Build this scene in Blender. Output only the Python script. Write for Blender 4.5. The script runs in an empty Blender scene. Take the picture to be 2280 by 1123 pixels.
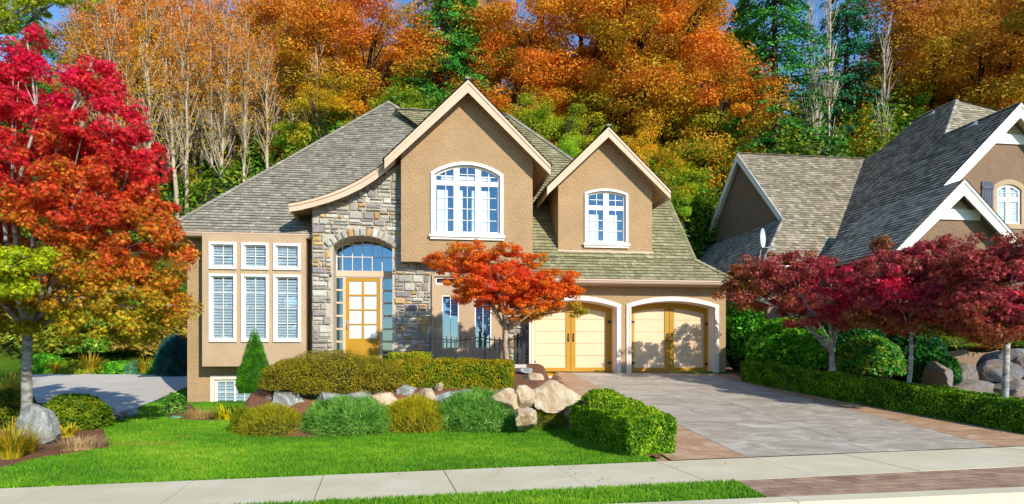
import bpy, math, random
import numpy as np
from mathutils import Vector, Matrix, noise
from mathutils.geometry import tessellate_polygon
random.seed(7); rng=np.random.default_rng(7)
R=math.radians
S=bpy.context.scene; COL=S.collection
# ---------------------------------------------------------------- camera model used to lay the place out
F=1400.0; CX=1140.0; HY=780.0; EYE=1.6
YAW=R(7.5); OY=19.4
def ray(px,py): return Vector(((px-CX)/F,1.0,(HY-py)/F))
CAM=Vector((0,0,EYE))
RI=Matrix.Rotation(-YAW,3,'Z')
CL=RI@(CAM-Vector((0,OY,0)))
def PV(px,py,v):                                # point on the house-frame plane v
    d=RI@ray(px,py); t=(v-CL.y)/d.y; return CL+d*t
def UZ(px,py,v):
    p=PV(px,py,v); return (p.x,p.z)
def PR(px,py,v0,z0,s):                          # on sloping roof plane z=z0+s(v-v0)
    d=RI@ray(px,py); t=(z0+s*(CL.y-v0)-CL.z)/(d.z-s*d.y); return CL+d*t
def PU(px,py,u0,z0,s):                          # on plane z=z0+s(u-u0)
    d=RI@ray(px,py); t=(z0+s*(CL.x-u0)-CL.z)/(d.z-s*d.x); return CL+d*t
def W(px,py,Y): return CAM+ray(px,py)*Y         # world point at distance Y
# ---------------------------------------------------------------- colours and materials
def lin(h):
    h=h.lstrip('#'); r=[int(h[i:i+2],16)/255 for i in (0,2,4)]
    return tuple(c/12.92 if c<=.04045 else ((c+.055)/1.055)**2.4 for c in r)
class NT:
    def __init__(s,name):
        s.m=bpy.data.materials.new(name); s.m.use_nodes=True; s.t=s.m.node_tree; s.n=s.t.nodes; s.n.clear()
        s.out=s.n.new('ShaderNodeOutputMaterial')
    def N(s,ty,**k):
        n=s.n.new(ty)
        for a,b in k.items():
            if a in n.inputs.keys() if isinstance(a,str) else False: n.inputs[a].default_value=b
            else: setattr(n,a,b)
        return n
    def L(s,a,b): s.t.links.new(a,b)
    def ramp(s,stops,fac):
        r=s.n.new('ShaderNodeValToRGB'); e=r.color_ramp.elements
        while len(e)<len(stops): e.new(.5)
        for i,(p,c) in enumerate(stops): e[i].position=p; e[i].color=(*c,1) if len(c)==3 else c
        s.L(fac,r.inputs[0]); return r.outputs[0]
    def mix(s,fac,a,b,mode='MIX'):
        m=s.n.new('ShaderNodeMix'); m.data_type='RGBA'; m.blend_type=mode
        for sock,val in ((m.inputs[0],fac),(m.inputs[6],a),(m.inputs[7],b)):
            if hasattr(val,'is_output'): s.L(val,sock)
            elif isinstance(val,(int,float)): sock.default_value=val
            else: sock.default_value=(*val,1)
        return m.outputs[2]
    def noise(s,scale,detail=4,rough=.55,vec=None,dist=0):
        n=s.n.new('ShaderNodeTexNoise'); n.inputs['Scale'].default_value=scale; n.inputs['Detail'].default_value=detail
        n.inputs['Roughness'].default_value=rough; n.inputs['Distortion'].default_value=dist
        s.L(vec if vec is not None else s.obj(),n.inputs['Vector']); return n.outputs[0]
    def obj(s):
        if not hasattr(s,'_o'): s._o=s.n.new('ShaderNodeTexCoord')
        return s._o.outputs['Object']
    def gen(s): s.obj(); return s._o.outputs['Generated']
    def attr(s,name='col'):
        a=s.n.new('ShaderNodeAttribute'); a.attribute_name=name; return a.outputs['Color']
    def math(s,op,a,b=0,c=None):
        m=s.n.new('ShaderNodeMath'); m.operation=op
        for i,v in enumerate((a,b)):
            if hasattr(v,'is_output'): s.L(v,m.inputs[i])
            else: m.inputs[i].default_value=v
        return m.outputs[0]
    def bump(s,h,strength=.5,dist=.02):
        b=s.n.new('ShaderNodeBump'); b.inputs['Strength'].default_value=strength; b.inputs['Distance'].default_value=dist
        s.L(h,b.inputs['Height']); return b.outputs[0]
    def bsdf(s,col,rough=.8,normal=None,spec=.3,metal=0,finish=True):
        p=s.n.new('ShaderNodeBsdfPrincipled'); p.inputs['Specular IOR Level'].default_value=spec
        p.inputs['Metallic'].default_value=metal
        if hasattr(col,'is_output'): s.L(col,p.inputs['Base Color'])
        else: p.inputs['Base Color'].default_value=(*col,1)
        if hasattr(rough,'is_output'): s.L(rough,p.inputs['Roughness'])
        else: p.inputs['Roughness'].default_value=rough
        if normal is not None: s.L(normal,p.inputs['Normal'])
        if finish: s.L(p.outputs[0],s.out.inputs[0])
        return p.outputs[0]
M={}
def mottled(name,c1,c2,scale=3,rough=.8,bs=0,bscale=60,bd=.01,spec=.3,c3=None,amount=None):
    t=NT(name); n=t.noise(scale,6,.65)
    st=[(.3,c1),(.7,c2)] if c3 is None else [(.25,c1),(.5,c2),(.75,c3)]
    c=t.ramp(st,n); nm=None
    if bs: nm=t.bump(t.noise(bscale,3,.6),bs,bd)
    t.bsdf(c,rough,nm,spec); M[name]=t.m; return t.m
def k(c,f): return tuple(min(1,x*f) for x in c)
# stucco: sprayed coarse texture
def stucco(name,base,bs=.9,bscale=16):
    t=NT(name); vo=t.n.new('ShaderNodeTexVoronoi'); vo.inputs['Scale'].default_value=bscale; t.L(t.obj(),vo.inputs['Vector'])
    n=t.noise(bscale*1.3,5,.7); h=t.math('ADD',n,t.math('MULTIPLY',vo.outputs[0],.7))
    c=t.ramp([(.3,k(base,.86)),(.72,k(base,1.12))],t.noise(1.3,6,.7))
    c=t.mix(t.ramp([(.42,(0,0,0)),(.75,(.35,.35,.35))],n),c,k(base,1.3))
    mp=t.n.new('ShaderNodeMapping'); mp.inputs['Scale'].default_value=(5,5,.5); t.L(t.obj(),mp.inputs[0])
    c=t.mix(t.ramp([(.55,(0,0,0)),(.8,(.22,.22,.22))],t.noise(1.4,6,.7,mp.outputs[0])),c,k(base,.5))
    t.bsdf(c,.92,t.bump(h,bs,.035),.15); M[name]=t.m
stucco('stucco',lin('#a88c69'),.6,17); stucco('stucco_brown',lin('#88705c'),.8,14)
stucco('smooth_render',lin('#b29b7e'),.12,50)
mottled('trim',lin('#d4b99e'),lin('#caad93'),1.5,.55,.05)
mottled('gutter',lin('#bfa68f'),lin('#c8ae97'),2,.4)
mottled('soffit',lin('#c9a47e'),lin('#c09a74'),2,.7)
mottled('white_paint',lin('#f2eee6'),lin('#e6e2da'),2,.45)
mottled('cream_trim',lin('#eedccc'),lin('#e4d0bf'),2,.5)
mottled('mustard',lin('#b58820'),lin('#aa7e1a'),2.5,.5,.05,40,.004)
mottled('cream_panel',lin('#e2c6a2'),lin('#dabb96'),.8,.45,.05,30,.003)
mottled('iron',(.012,.014,.02),(.03,.032,.04),8,.45)
mottled('dark',(.012,.012,.015),(.02,.018,.016),2,.9)
mottled('shutter_paint',(.06,.07,.10),(.09,.10,.14),3,.6)
mottled('dish_paint',lin('#c9d3da'),lin('#b4c0c8'),3,.5)
mottled('metal',lin('#a9b2ba'),lin('#8e98a2'),4,.4,spec=.6)
mottled('mortar',lin('#bfb6a4'),lin('#aca28f'),9,.95,.4,80)
mottled('mulch',lin('#5a3a28'),lin('#8d6144'),22,.95,1,45,.04,c3=lin('#3c2418'))
mottled('concrete',lin('#c6bc98'),lin('#d0c7a8'),1.1,.9,.3,90,.004,c3=lin('#dcd4ba'))
mottled('concrete_grey',lin('#bab4aa'),lin('#c8c2b8'),.8,.9,.2,70,.004)
mottled('asphalt',(.13,.14,.155),(.17,.18,.19),25,.9,.5,120,.006)
mottled('blind',lin('#fbfbf6'),lin('#f4f5f0'),2,.6)
mottled('frosted',lin('#cfd9dd'),lin('#c2ced4'),3,.25,spec=.6)
mottled('hill_soil',lin('#3a3a16'),lin('#5c4a20'),.5,.95,1,6,.2,c3=lin('#2a3010'))
mottled('bark_pale',lin('#cdbfa8'),lin('#ab9c84'),4,.9,.6,14,.03,c3=lin('#7d6f5a'))
mottled('bark_dark',lin('#4a3a2c'),lin('#2e241c'),5,.95,.7,12,.04)
mottled('bark_maple',lin('#c2a890'),lin('#a08872'),7,.85,.4,30,.01,c3=lin('#86705e'))
def birch_bark(name,a,b,c):
    t=NT(name); mp=t.n.new('ShaderNodeMapping'); mp.inputs['Scale'].default_value=(1.5,1.5,5); t.L(t.obj(),mp.inputs[0])
    n=t.noise(2.2,6,.7,mp.outputs[0]); col=t.ramp([(.36,c),(.47,a),(.62,b)],n)
    t.bsdf(col,.85,t.bump(n,.4,.02)); M[name]=t.m
birch_bark('bark_grey',lin('#8c8a84'),lin('#b4b2ac'),lin('#4d463e'))
birch_bark('bark_birch',lin('#b5aa98'),lin('#c6bcac'),lin('#5d5446'))
def attr_mat(name,rough=.85,bs=.4,bscale=30,bd=.01,var=.25,spec=.25,vs=9):
    t=NT(name); c=t.attr(); n=t.noise(vs,6,.7)
    c2=t.mix(1.0,c,t.ramp([(.25,(1-var,)*3),(.75,(1+var,)*3)],n),'MULTIPLY')
    t.bsdf(c2,rough,t.bump(t.noise(bscale,5,.7),bs,bd) if bs else None,spec); M[name]=t.m
attr_mat('shingles',.9,.5,25,.012,.22); attr_mat('stones',.9,.9,14,.05,.3,vs=7)
def glass(name,tint,refl,rough=.02):
    t=NT(name); tr=t.n.new('ShaderNodeBsdfTransparent'); tr.inputs[0].default_value=(*tint,1)
    g=t.n.new('ShaderNodeBsdfGlossy'); g.inputs['Roughness'].default_value=rough; g.inputs[0].default_value=(.6,.85,1,1)
    t.L(t.bump(t.noise(.9,2,.5),.06,.05),g.inputs['Normal'])
    mx=t.n.new('ShaderNodeMixShader'); mx.inputs[0].default_value=refl
    t.L(tr.outputs[0],mx.inputs[1]); t.L(g.outputs[0],mx.inputs[2]); t.L(mx.outputs[0],t.out.inputs[0]); M[name]=t.m
glass('glass',(.84,.9,.94),.16); glass('glass_sky',(1,1,1),.16); glass('glass_dark',(.45,.6,.75),.24)
# stamped drive with brown border: border decided by a second material, not paint
def stamped(name,a,b,c,scale=1.2):
    t=NT(name); mp=t.n.new('ShaderNodeMapping'); mp.inputs['Scale'].default_value=(1,2.2,1); mp.inputs['Rotation'].default_value=(0,0,.2); t.L(t.obj(),mp.inputs[0])
    n=t.noise(scale,9,.72,mp.outputs[0],1.2); col=t.ramp([(.3,a),(.5,b),(.68,c)],n)
    v=t.n.new('ShaderNodeTexVoronoi'); v.feature='DISTANCE_TO_EDGE'; v.inputs['Scale'].default_value=2.6; t.L(mp.outputs[0],v.inputs['Vector'])
    e=t.ramp([(0,(.78,)*3),(.03,(1,1,1))],v.outputs[0]); col=t.mix(1,col,e,'MULTIPLY')
    h=t.math('ADD',t.noise(14,6,.7),v.outputs[0])
    t.bsdf(col,t.math('ADD',t.math('MULTIPLY',n,.35),.38),t.bump(h,.35,.02),.4); M[name]=t.m
stamped('drive_grey',lin('#918776'),lin('#ada392'),lin('#cdc5b6'))
stamped('drive_brown',lin('#9c7a58'),lin('#b49070'),lin('#ccb298'),1.8)
def bricks(name):
    t=NT(name); mp=t.n.new('ShaderNodeMapping'); mp.inputs['Rotation'].default_value=(0,0,R(12.5)*-1); t.L(t.obj(),mp.inputs[0])
    b=t.n.new('ShaderNodeTexBrick'); t.L(mp.outputs[0],b.inputs['Vector']); b.inputs['Scale'].default_value=1
    b.inputs['Brick Width'].default_value=.30; b.inputs['Row Height'].default_value=.15; b.inputs['Mortar Size'].default_value=.009; b.inputs['Bias'].default_value=.1
    b.inputs['Color1'].default_value=(*lin('#b89674'),1); b.inputs['Color2'].default_value=(*lin('#8f6f58'),1); b.inputs['Mortar'].default_value=(*lin('#6b5646'),1)
    c=t.mix(t.ramp([(.4,(0,0,0)),(.7,(.6,.6,.6))],t.noise(3,8,.75)),b.outputs[0],lin('#c4a898'))
    t.bsdf(c,.7,t.bump(t.math('ADD',t.math('MULTIPLY',b.outputs[1],-1),t.noise(20,4,.6)),.4,.01),.3); M[name]=t.m
bricks('paver')
def rock(name,a,b,c,d):
    t=NT(name); n=t.noise(1.6,10,.75,dist=.8); col=t.ramp([(.3,a),(.45,b),(.56,c),(.7,d)],n)
    m=t.noise(9,6,.7); col=t.mix(t.ramp([(.5,(0,0,0)),(.75,(.5,.5,.5))],m),col,k(a,.6))
    t.bsdf(col,.9,t.bump(t.math('ADD',t.noise(5,8,.75),m),.8,.06),.2); M[name]=t.m
rock('rock_cream',lin('#a07c50'),lin('#c0a884'),lin('#d6c8ac'),lin('#a4a8a4'))
rock('rock_grey',lin('#6f6a62'),lin('#93958f'),lin('#bcc2c0'),lin('#a08660'))
rock('rock_dark',lin('#6a5648'),lin('#8c7a68'),lin('#7a8084'),lin('#ab977c'))
def leaf_attr(name,trans=.35,rough=.55):
    t=NT(name); c=t.attr(); p=t.bsdf(c,rough,None,.25,finish=False)
    tr=t.n.new('ShaderNodeBsdfTranslucent'); t.L(t.mix(1,c,(1.15,1.1,.8),'MULTIPLY'),tr.inputs[0])
    mx=t.n.new('ShaderNodeMixShader'); mx.inputs[0].default_value=trans
    t.L(p,mx.inputs[1]); t.L(tr.outputs[0],mx.inputs[2]); t.L(mx.outputs[0],t.out.inputs[0]); M[name]=t.m; return t
leaf_attr('leaf'); leaf_attr('grass',.4,.6)
def leaf_far(name,low,mid,high,trans=.36):
    """colour by leaf (attribute col.r), patches and height in the crown: leaves at the crown's foot turn last"""
    t=NT(name); sp=t.n.new('ShaderNodeSeparateXYZ'); t.L(t.gen(),sp.inputs[0])
    oi=t.n.new('ShaderNodeObjectInfo')
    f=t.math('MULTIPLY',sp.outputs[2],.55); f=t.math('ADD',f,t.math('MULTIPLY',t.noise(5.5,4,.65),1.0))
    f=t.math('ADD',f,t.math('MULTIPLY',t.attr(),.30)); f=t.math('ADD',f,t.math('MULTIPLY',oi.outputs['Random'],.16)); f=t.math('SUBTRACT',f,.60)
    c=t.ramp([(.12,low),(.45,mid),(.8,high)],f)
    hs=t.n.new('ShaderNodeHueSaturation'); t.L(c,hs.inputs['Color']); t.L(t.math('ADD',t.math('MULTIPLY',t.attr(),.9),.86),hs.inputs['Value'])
    c=hs.outputs[0]; p=t.bsdf(c,.6,None,.2,finish=False)
    tr=t.n.new('ShaderNodeBsdfTranslucent'); t.L(c,tr.inputs[0]); mx=t.n.new('ShaderNodeMixShader'); mx.inputs[0].default_value=trans
    t.L(p,mx.inputs[1]); t.L(tr.outputs[0],mx.inputs[2]); t.L(mx.outputs[0],t.out.inputs[0]); M[name]=t.m
leaf_far('far_orange',lin('#98921f'),lin('#c88224'),lin('#c66222'))
leaf_far('far_gold',lin('#66901c'),lin('#b8a41e'),lin('#d88c20'))
leaf_far('far_rust',lin('#8c8c1e'),lin('#b88424'),lin('#a0602c'))
leaf_far('far_green',lin('#35701a'),lin('#64921e'),lin('#b0a424'))
leaf_far('far_fresh',lin('#4f9018'),lin('#7cac22'),lin('#a4bc2c'))
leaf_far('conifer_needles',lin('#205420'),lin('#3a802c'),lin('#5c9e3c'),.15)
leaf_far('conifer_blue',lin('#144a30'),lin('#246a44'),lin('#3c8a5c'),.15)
leaf_far('thin_orange',lin('#a8a024'),lin('#cc8c24'),lin('#cc7030'))
# ---------------------------------------------------------------- object helpers
def tag(o,label=None,cat=None,group=None,kind=None):
    if label: o['label']=label
    if cat: o['category']=cat
    if group: o['group']=group
    if kind: o['kind']=kind
    return o
def empty(name,loc=(0,0,0),rz=0,label=None,cat=None,group=None):
    o=bpy.data.objects.new(name,None); COL.objects.link(o); o.location=loc; o.rotation_euler=(0,0,rz); o.empty_display_size=.2
    return tag(o,label,cat,group)
class MB:
    def __init__(s): s.v=[]; s.f=[]; s.c=[]
    def add(s,vs,fs,col=None):
        b=len(s.v); s.v+= [tuple(v) for v in vs]; s.f+=[[b+i for i in f] for f in fs]
        if col is not None: s.c+=[col]*len(vs)
        return s
    def box(s,u0,u1,v0,v1,z0,z1,col=None):
        vs=[(u,v,z) for z in (z0,z1) for v in (v0,v1) for u in (u0,u1)]
        return s.add(vs,[(0,2,3,1),(4,5,7,6),(0,1,5,4),(2,6,7,3),(0,4,6,2),(1,3,7,5)],col)
    def bar(s,a,b,r,n=6,col=None): return s.tube([a,b],[r,r],n,col)
    def tube(s,path,radii,n=8,col=None):
        path=[Vector(p) for p in path]; vs=[]; fs=[]
        for i,p in enumerate(path):
            d=(path[min(i+1,len(path)-1)]-path[max(i-1,0)]); d=d.normalized() if d.length>1e-6 else Vector((0,0,1))
            a=d.cross(Vector((0,1,0)) if abs(d.y)<.9 else Vector((1,0,0))).normalized(); b=d.cross(a)
            for j in range(n):
                t=2*math.pi*j/n; vs.append(p+(a*math.cos(t)+b*math.sin(t))*radii[i])
        for i in range(len(path)-1):
            for j in range(n): fs.append((i*n+j,i*n+(j+1)%n,(i+1)*n+(j+1)%n,(i+1)*n+j))
        fs.append(tuple(range(n-1,-1,-1))); fs.append(tuple((len(path)-1)*n+j for j in range(n)))
        return s.add(vs,fs,col)
    def prism(s,pts,v0,v1,col=None):            # polygon in (u,z), extruded in v; may be concave
        n=len(pts); vs=[(p[0],v0,p[1]) for p in pts]+[(p[0],v1,p[1]) for p in pts]
        tr=tessellate_polygon([[Vector((p[0],p[1],0)) for p in pts]])
        fs=[tuple(t) for t in tr]+[tuple(i+n for i in reversed(t)) for t in tr]+[(i,(i+1)%n,(i+1)%n+n,i+n) for i in range(n)]
        return s.add(vs,fs,col)
    def wall(s,outer,holes,v,depth):
        loops=[outer]+holes; flat=[p for l in loops for p in l]
        tr=tessellate_polygon([[Vector((p[0],p[1],0)) for p in l] for l in loops])
        b=len(flat); vs=[(p[0],v,p[1]) for p in flat]+[(p[0],v+depth,p[1]) for p in flat]
        fs=[tuple(t) for t in tr]; i0=0
        for l in loops:
            n=len(l)
            for i in range(n): fs.append((i0+i,i0+(i+1)%n,i0+(i+1)%n+b,i0+i+b))
            i0+=n
        return s.add(vs,fs)
    def ring(s,o,i,v0,v1):
        n=len(o); vs=[(p[0],v0,p[1]) for p in o]+[(p[0],v0,p[1]) for p in i]+[(p[0],v1,p[1]) for p in o]+[(p[0],v1,p[1]) for p in i]; fs=[]
        for a in range(n):
            b=(a+1)%n; fs+=[(a,b,n+b,n+a),(a,2*n+a,2*n+b,b),(n+a,n+b,3*n+b,3*n+a),(2*n+a,3*n+a,3*n+b,2*n+b)]
        return s.add(vs,fs)
    def build(s,name,mat,parent=None,smooth=False):
        me=bpy.data.meshes.new(name); me.from_pydata(s.v,[],s.f); me.update()
        o=bpy.data.objects.new(name,me); COL.objects.link(o)
        if mat: me.materials.append(M[mat] if isinstance(mat,str) else mat)
        if s.c:
            a=me.color_attributes.new('col','FLOAT_COLOR','POINT'); arr=np.ones((len(s.v),4),np.float32); arr[:,:3]=np.array(s.c)
            a.data.foreach_set('color',arr.ravel())
        if smooth: me.polygons.foreach_set('use_smooth',[True]*len(me.polygons))
        if parent: o.parent=parent
        return o
def arch(u0,u1,z0,zs,zc,n=14):                  # closed loop: base z0, springing zs, crown zc
    if zc-zs<1e-4: return [(u0,z0),(u1,z0),(u1,zs),(u0,zs)]
    w=(u1-u0)/2; h=zc-zs; r=(w*w+h*h)/(2*h); c=(u0+u1)/2; cz=zc-r; a=math.asin(min(1,w/r))
    return [(u0,z0),(u1,z0)]+[(c+r*math.sin(a-2*a*i/n),cz+r*math.cos(a-2*a*i/n)) for i in range(n+1)]
def arch_top(u0,u1,zs,zc):
    w=(u1-u0)/2; h=zc-zs
    if h<1e-4: return lambda u: zs
    r=(w*w+h*h)/(2*h); c=(u0+u1)/2; cz=zc-r
    return lambda u: cz+math.sqrt(max(0,r*r-(u-c)**2))
def rect(x0,y0,x1,y1,v):                        # photo rectangle read onto plane v
    xm=(x0+x1)/2; return UZ(x0,y0,v)[0],UZ(x1,y0,v)[0],UZ(xm,y1,v)[1],UZ(xm,y0,v)[1]
# ---------------------------------------------------------------- ground height
def sst(a,b,x):
    t=min(1,max(0,(x-a)/(b-a))); return t*t*(3-2*t)
def tt(X,Y): return Y-(8.55+.22*X)
def yrock(X): return 12.2+.12*(X+2) + (.5*(-4.4-X) if X<-4.4 else 0)
def hill(X,Y):
    y0=31+ (5.5*sst(6,12,X)) ; h=0
    if X<-9: y0=29+.0
    a=max(0,min(Y,y0+12)-y0)*.80; b=max(0,Y-y0-12)*.3
    return a+b
def T(X,Y):
    t=tt(X,Y); zd=min(.087*max(0,t),.90+.01*max(0,t-10.4)); zl=-.011*max(0,min(t,9))
    if X<-6: zl+=.062*max(0,min(Y,29)-17.5)*sst(-6,-9,X)
    xh=2.0-.2*(Y-9.4) if Y<13.2 else 1.3
    w=sst(xh-.4,xh+.1,X)
    z=zl*(1-w)+zd*w
    if Y>24: z=z*(1-sst(24,30,Y))+ (.75)*sst(24,30,Y)
    m=sst(0,1.0,Y-yrock(X))*sst(-6.0,-5.4,X)*(1-sst(.55,1.05,X-.3*sst(14,15.3,Y))); 
    if m>0 and Y<24: z=z*(1-m)+m*(.72+.09*max(0,min(Y,18)-13))
    return z+hill(X,Y)
def G(px,py,off=0):                             # photo point on the ground
    d=ray(px,py); t=5.0
    for i in range(2400):
        p=CAM+d*t
        if p.z<=T(p.x,p.y)+off: break
        t+=.02
    p.z=T(p.x,p.y); return p
# ================================================================= THE HOUSE
H=empty('house',(0,OY,0),YAW,'tan stucco two-storey house with stone arched entry and two mustard garage doors','house')
SH_A=[lin(c) for c in ('#918c7c','#989382','#8c8878','#9c9787','#94907f','#a39e8d','#888374')]
SH_B=[lin(c) for c in ('#918c68','#989370','#8a8562','#9f9a76','#8f8c6a','#86825e')]
SH_C=[lin(c) for c in ('#8f8773','#a09680','#7f7762','#9c9078','#88806c','#aaa08a')]
SH_D=[lin(c) for c in ('#a09a8a','#b4ad9c','#908a7c','#a8a292','#7e796c')]
def shingles(mb,poly,cols,course=.19,wmin=.11,wmax=.24,thick=.038,lift=.0):
    P=[Vector(p) for p in poly]; n=Vector((0,0,0))
    for i in range(len(P)): n+=P[i].cross(P[(i+1)%len(P)])
    n.normalize(); 
    if n.z<0: n=-n
    up=(Vector((0,0,1))-n*n.z).normalized(); ea=up.cross(n).normalized(); O=P[0]
    q=[((p-O).dot(ea),(p-O).dot(up)) for p in P]
    def spans(b):
        xs=[]
        for i in range(len(q)):
            (a0,b0),(a1,b1)=q[i],q[(i+1)%len(q)]
            if (b0<=b)!=(b1<=b): xs.append(a0+(a1-a0)*(b-b0)/(b1-b0))
        xs.sort(); return list(zip(xs[::2],xs[1::2]))
    bmin=min(b for a,b in q); bmax=max(b for a,b in q); b=bmin
    tr=tessellate_polygon([[Vector((a,bb,0)) for a,bb in q]])
    mb.add([O+ea*a+up*bb-n*.01 for a,bb in q],[tuple(t) for t in tr],k(cols[0],.5))
    while b<bmax-.01:
        lo,hi=b+.002,min(b+course*1.05,bmax-.002); s0=spans(lo); s1=spans(hi)
        if len(s0)!=len(s1): s0=s1=spans((lo+hi)/2)
        rowtone=random.uniform(.93,1.06)
        for (l0,r0),(l1,r1) in zip(s0,s1):
            a=min(l0,l1)-random.uniform(0,.2)
            while a<max(r0,r1):
                w=random.uniform(wmin,wmax); x0,x1=a+.003,a+w-.003
                p=[min(max(x0,l0),r0),min(max(x1,l0),r0),min(max(x1,l1),r1),min(max(x0,l1),r1)]
                if p[1]-p[0]>.01 or p[2]-p[3]>.01:
                    j=random.uniform(-.012,.012); th=thick*random.uniform(.85,1.2)
                    top0=O+up*(lo+j)+n*(th+lift); top1=O+up*hi+n*(.006+lift); base=O+up*(lo+j)-n*.008
                    c=random.choice(cols); f=random.uniform(.87,1.12)*rowtone; c=k(c,f)
                    mb.add([top0+ea*p[0],top0+ea*p[1],top1+ea*p[2],top1+ea*p[3]],[(0,1,2,3)],c); mb.add([base+ea*p[0],base+ea*p[1],top0+ea*p[1],top0+ea*p[0]],[(0,1,2,3)],k(c,.5))  # butt face coloured darker, painting in the shadow line under each course
                a+=w
        b+=course
def ridgecaps(mb,a,b,cols,w=.11,step=.2):
    a=Vector(a); b=Vector(b); d=(b-a); L=d.length; d.normalize(); side=d.cross(Vector((0,0,1))).normalized(); nz=side.cross(d).normalized()
    if nz.z<0: nz=-nz
    x=0
    while x<L:
        p=a+d*x; q=a+d*min(L,x+step*1.1); c=k(random.choice(cols),random.uniform(.8,1.1))
        vs=[p-side*w+nz*.01,p+nz*.075,p+side*w+nz*.01,q-side*w-nz*.01,q+nz*.05,q+side*w-nz*.01]
        mb.add(vs,[(0,1,4,3),(1,2,5,4),(0,2,1)],c); x+=step
# --- planes
vE,zE=-.5,UZ(1450,624,-.5)[1]
s1,vK=.78,.55; zK=zE+s1*(vK-vE); s2=1.10
# --- left wing roof
vL=.75; zL=UZ(530,519,vL)[1]; sL=.97
E0=PV(358,514,vL); E0.z=zL
A=PR(865,228,vL,zL,sL); B=PR(1000,310,vL,zL,sL); E1=Vector((PV(900,500,vL).x,vL,zL))
mb=MB(); shingles(mb,[E0,E1,B,A],SH_A,course=.155)
EB=Vector((E0.x,2*A.y-vL,zL)); shingles(mb,[EB,E0,A],SH_A,.17)
ridgecaps(mb,E0,A,SH_A); ridgecaps(mb,A,B,SH_A)
rf=mb.build('roof','shingles',H)
# --- main roof: two pitches over the garage
K0u=PV(1100,500,vK).x
P1=Vector((PV(1640,614,vE).x,vE,zE)); P2=Vector((PV(1545,552,vK).x,vK,zK)); P3=PR(1487,447,vK,zK,s2)
RZ=PR(1130,256,vK,zK,s2); RL=PR(880,243,vK,zK,s2); RL=Vector((RL.x,RZ.y,RZ.z))
hu=RZ.x+(RZ.y-P3.y)
mb=MB()
shingles(mb,[Vector((PV(1187,600,vE).x,vE,zE)),P1,P2,Vector((PV(1150,600,vK).x,vK,zK))],SH_B,.175,.11,.24)
shingles(mb,[Vector((K0u,vK,zK)),P2,P3,Vector((hu,P3.y,P3.z)),RZ,RL,PR(1000,330,vK,zK,s2)],SH_B,.165,.11,.24)
bk=2*RZ.y-vE
shingles(mb,[P1,Vector((P1.x,9,zE)),Vector((P2.x,8.2,zK)),P2],SH_B,.2)
shingles(mb,[P2,Vector((P2.x,8.2,zK)),Vector((P3.x,7,P3.z)),P3],SH_B,.2)
shingles(mb,[Vector((hu,P3.y,P3.z)),Vector((hu,2*RZ.y-P3.y,P3.z)),RZ],SH_A,.2)
mb.add([RL,RZ,(RZ.x+5,bk,zE+1),(RL.x-5,bk,zE+1)],[(0,1,2,3)],SH_A[0])
mb.add([P3,(P3.x,7,P3.z),(hu-1,7,P3.z),(hu-1,P3.y,P3.z)],[(0,1,2,3)],SH_B[0])
ridgecaps(mb,P1,P2,SH_B); ridgecaps(mb,P2,P3,SH_B); ridgecaps(mb,P3,(hu,P3.y,P3.z),SH_B); ridgecaps(mb,RL,RZ,SH_A); ridgecaps(mb,(hu,P3.y,P3.z),RZ,SH_A)
mb.build('roof','shingles',H)
# --- gable roofs (chevron slab, shingles, fascia)
def gable(pl,pa,prt,vf,vb,cols,fh=.30,course=.19):
    l,a,r=UZ(*pl,vf),UZ(*pa,vf),UZ(*prt,vf); zz=(l[1]+r[1])/2; l=(l[0],zz); r=(r[0],zz)
    mb=MB(); mb.prism([l,a,r,(r[0],r[1]-.12),(a[0],a[1]-.12),(l[0],l[1]-.12)],vf+.035,vb); sof=mb.build('soffit','soffit',H)
    mb=MB()
    for e in (l,r):
        d=Vector((a[0]-e[0],0,a[1]-e[1])).normalized(); nn=Vector((-d.z,0,d.x)); 
        if nn.z<0: nn=-nn
        q=[Vector((e[0],vf-.03,e[1]))+nn*.012-d*.05,Vector((e[0],vb,e[1]))+nn*.012-d*.05,Vector((a[0],vb,a[1]))+nn*.012,Vector((a[0],vf-.03,a[1]))+nn*.012]
        shingles(mb,q,cols,course)
    ridgecaps(mb,(a[0],vf-.03,a[1]+.02),(a[0],vb,a[1]+.02),cols)
    mb.build('roof','shingles',H)
    mb=MB()
    for e,sg in ((l,-1),(r,1)):
        z=-.03
        mb.prism([(e[0]+.0,e[1]-.01),(a[0],a[1]-.012),(a[0],a[1]-fh*.36),(e[0],e[1]-fh*.36)][::1],vf-.035,vf+.035)
        mb.prism([(e[0],e[1]-fh*.36),(a[0],a[1]-fh*.36),(a[0],a[1]-fh*1.25),(e[0],e[1]-fh)],vf-.012,vf+.035)
        # boxed eave running back from the rake foot
        mb.box(min(e[0],e[0]-sg*.03),max(e[0],e[0]-sg*.03),vf+.036,vb,e[1]-.26,e[1]-.005)
    mb.build('fascia','trim',H)
    return l,a,r
gl,ga,gr=gable((856,356),(1042,178),(1226,366),-.45,5.9,SH_A)
# dormer
DV=PR(1350,561,vK,zK,s2); vD=max(DV.y,vK); 
dl,da,dr=gable((1218,414),(1355,283),(1493,428),vD-.42,vD+4.2,SH_A,.26)
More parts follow.
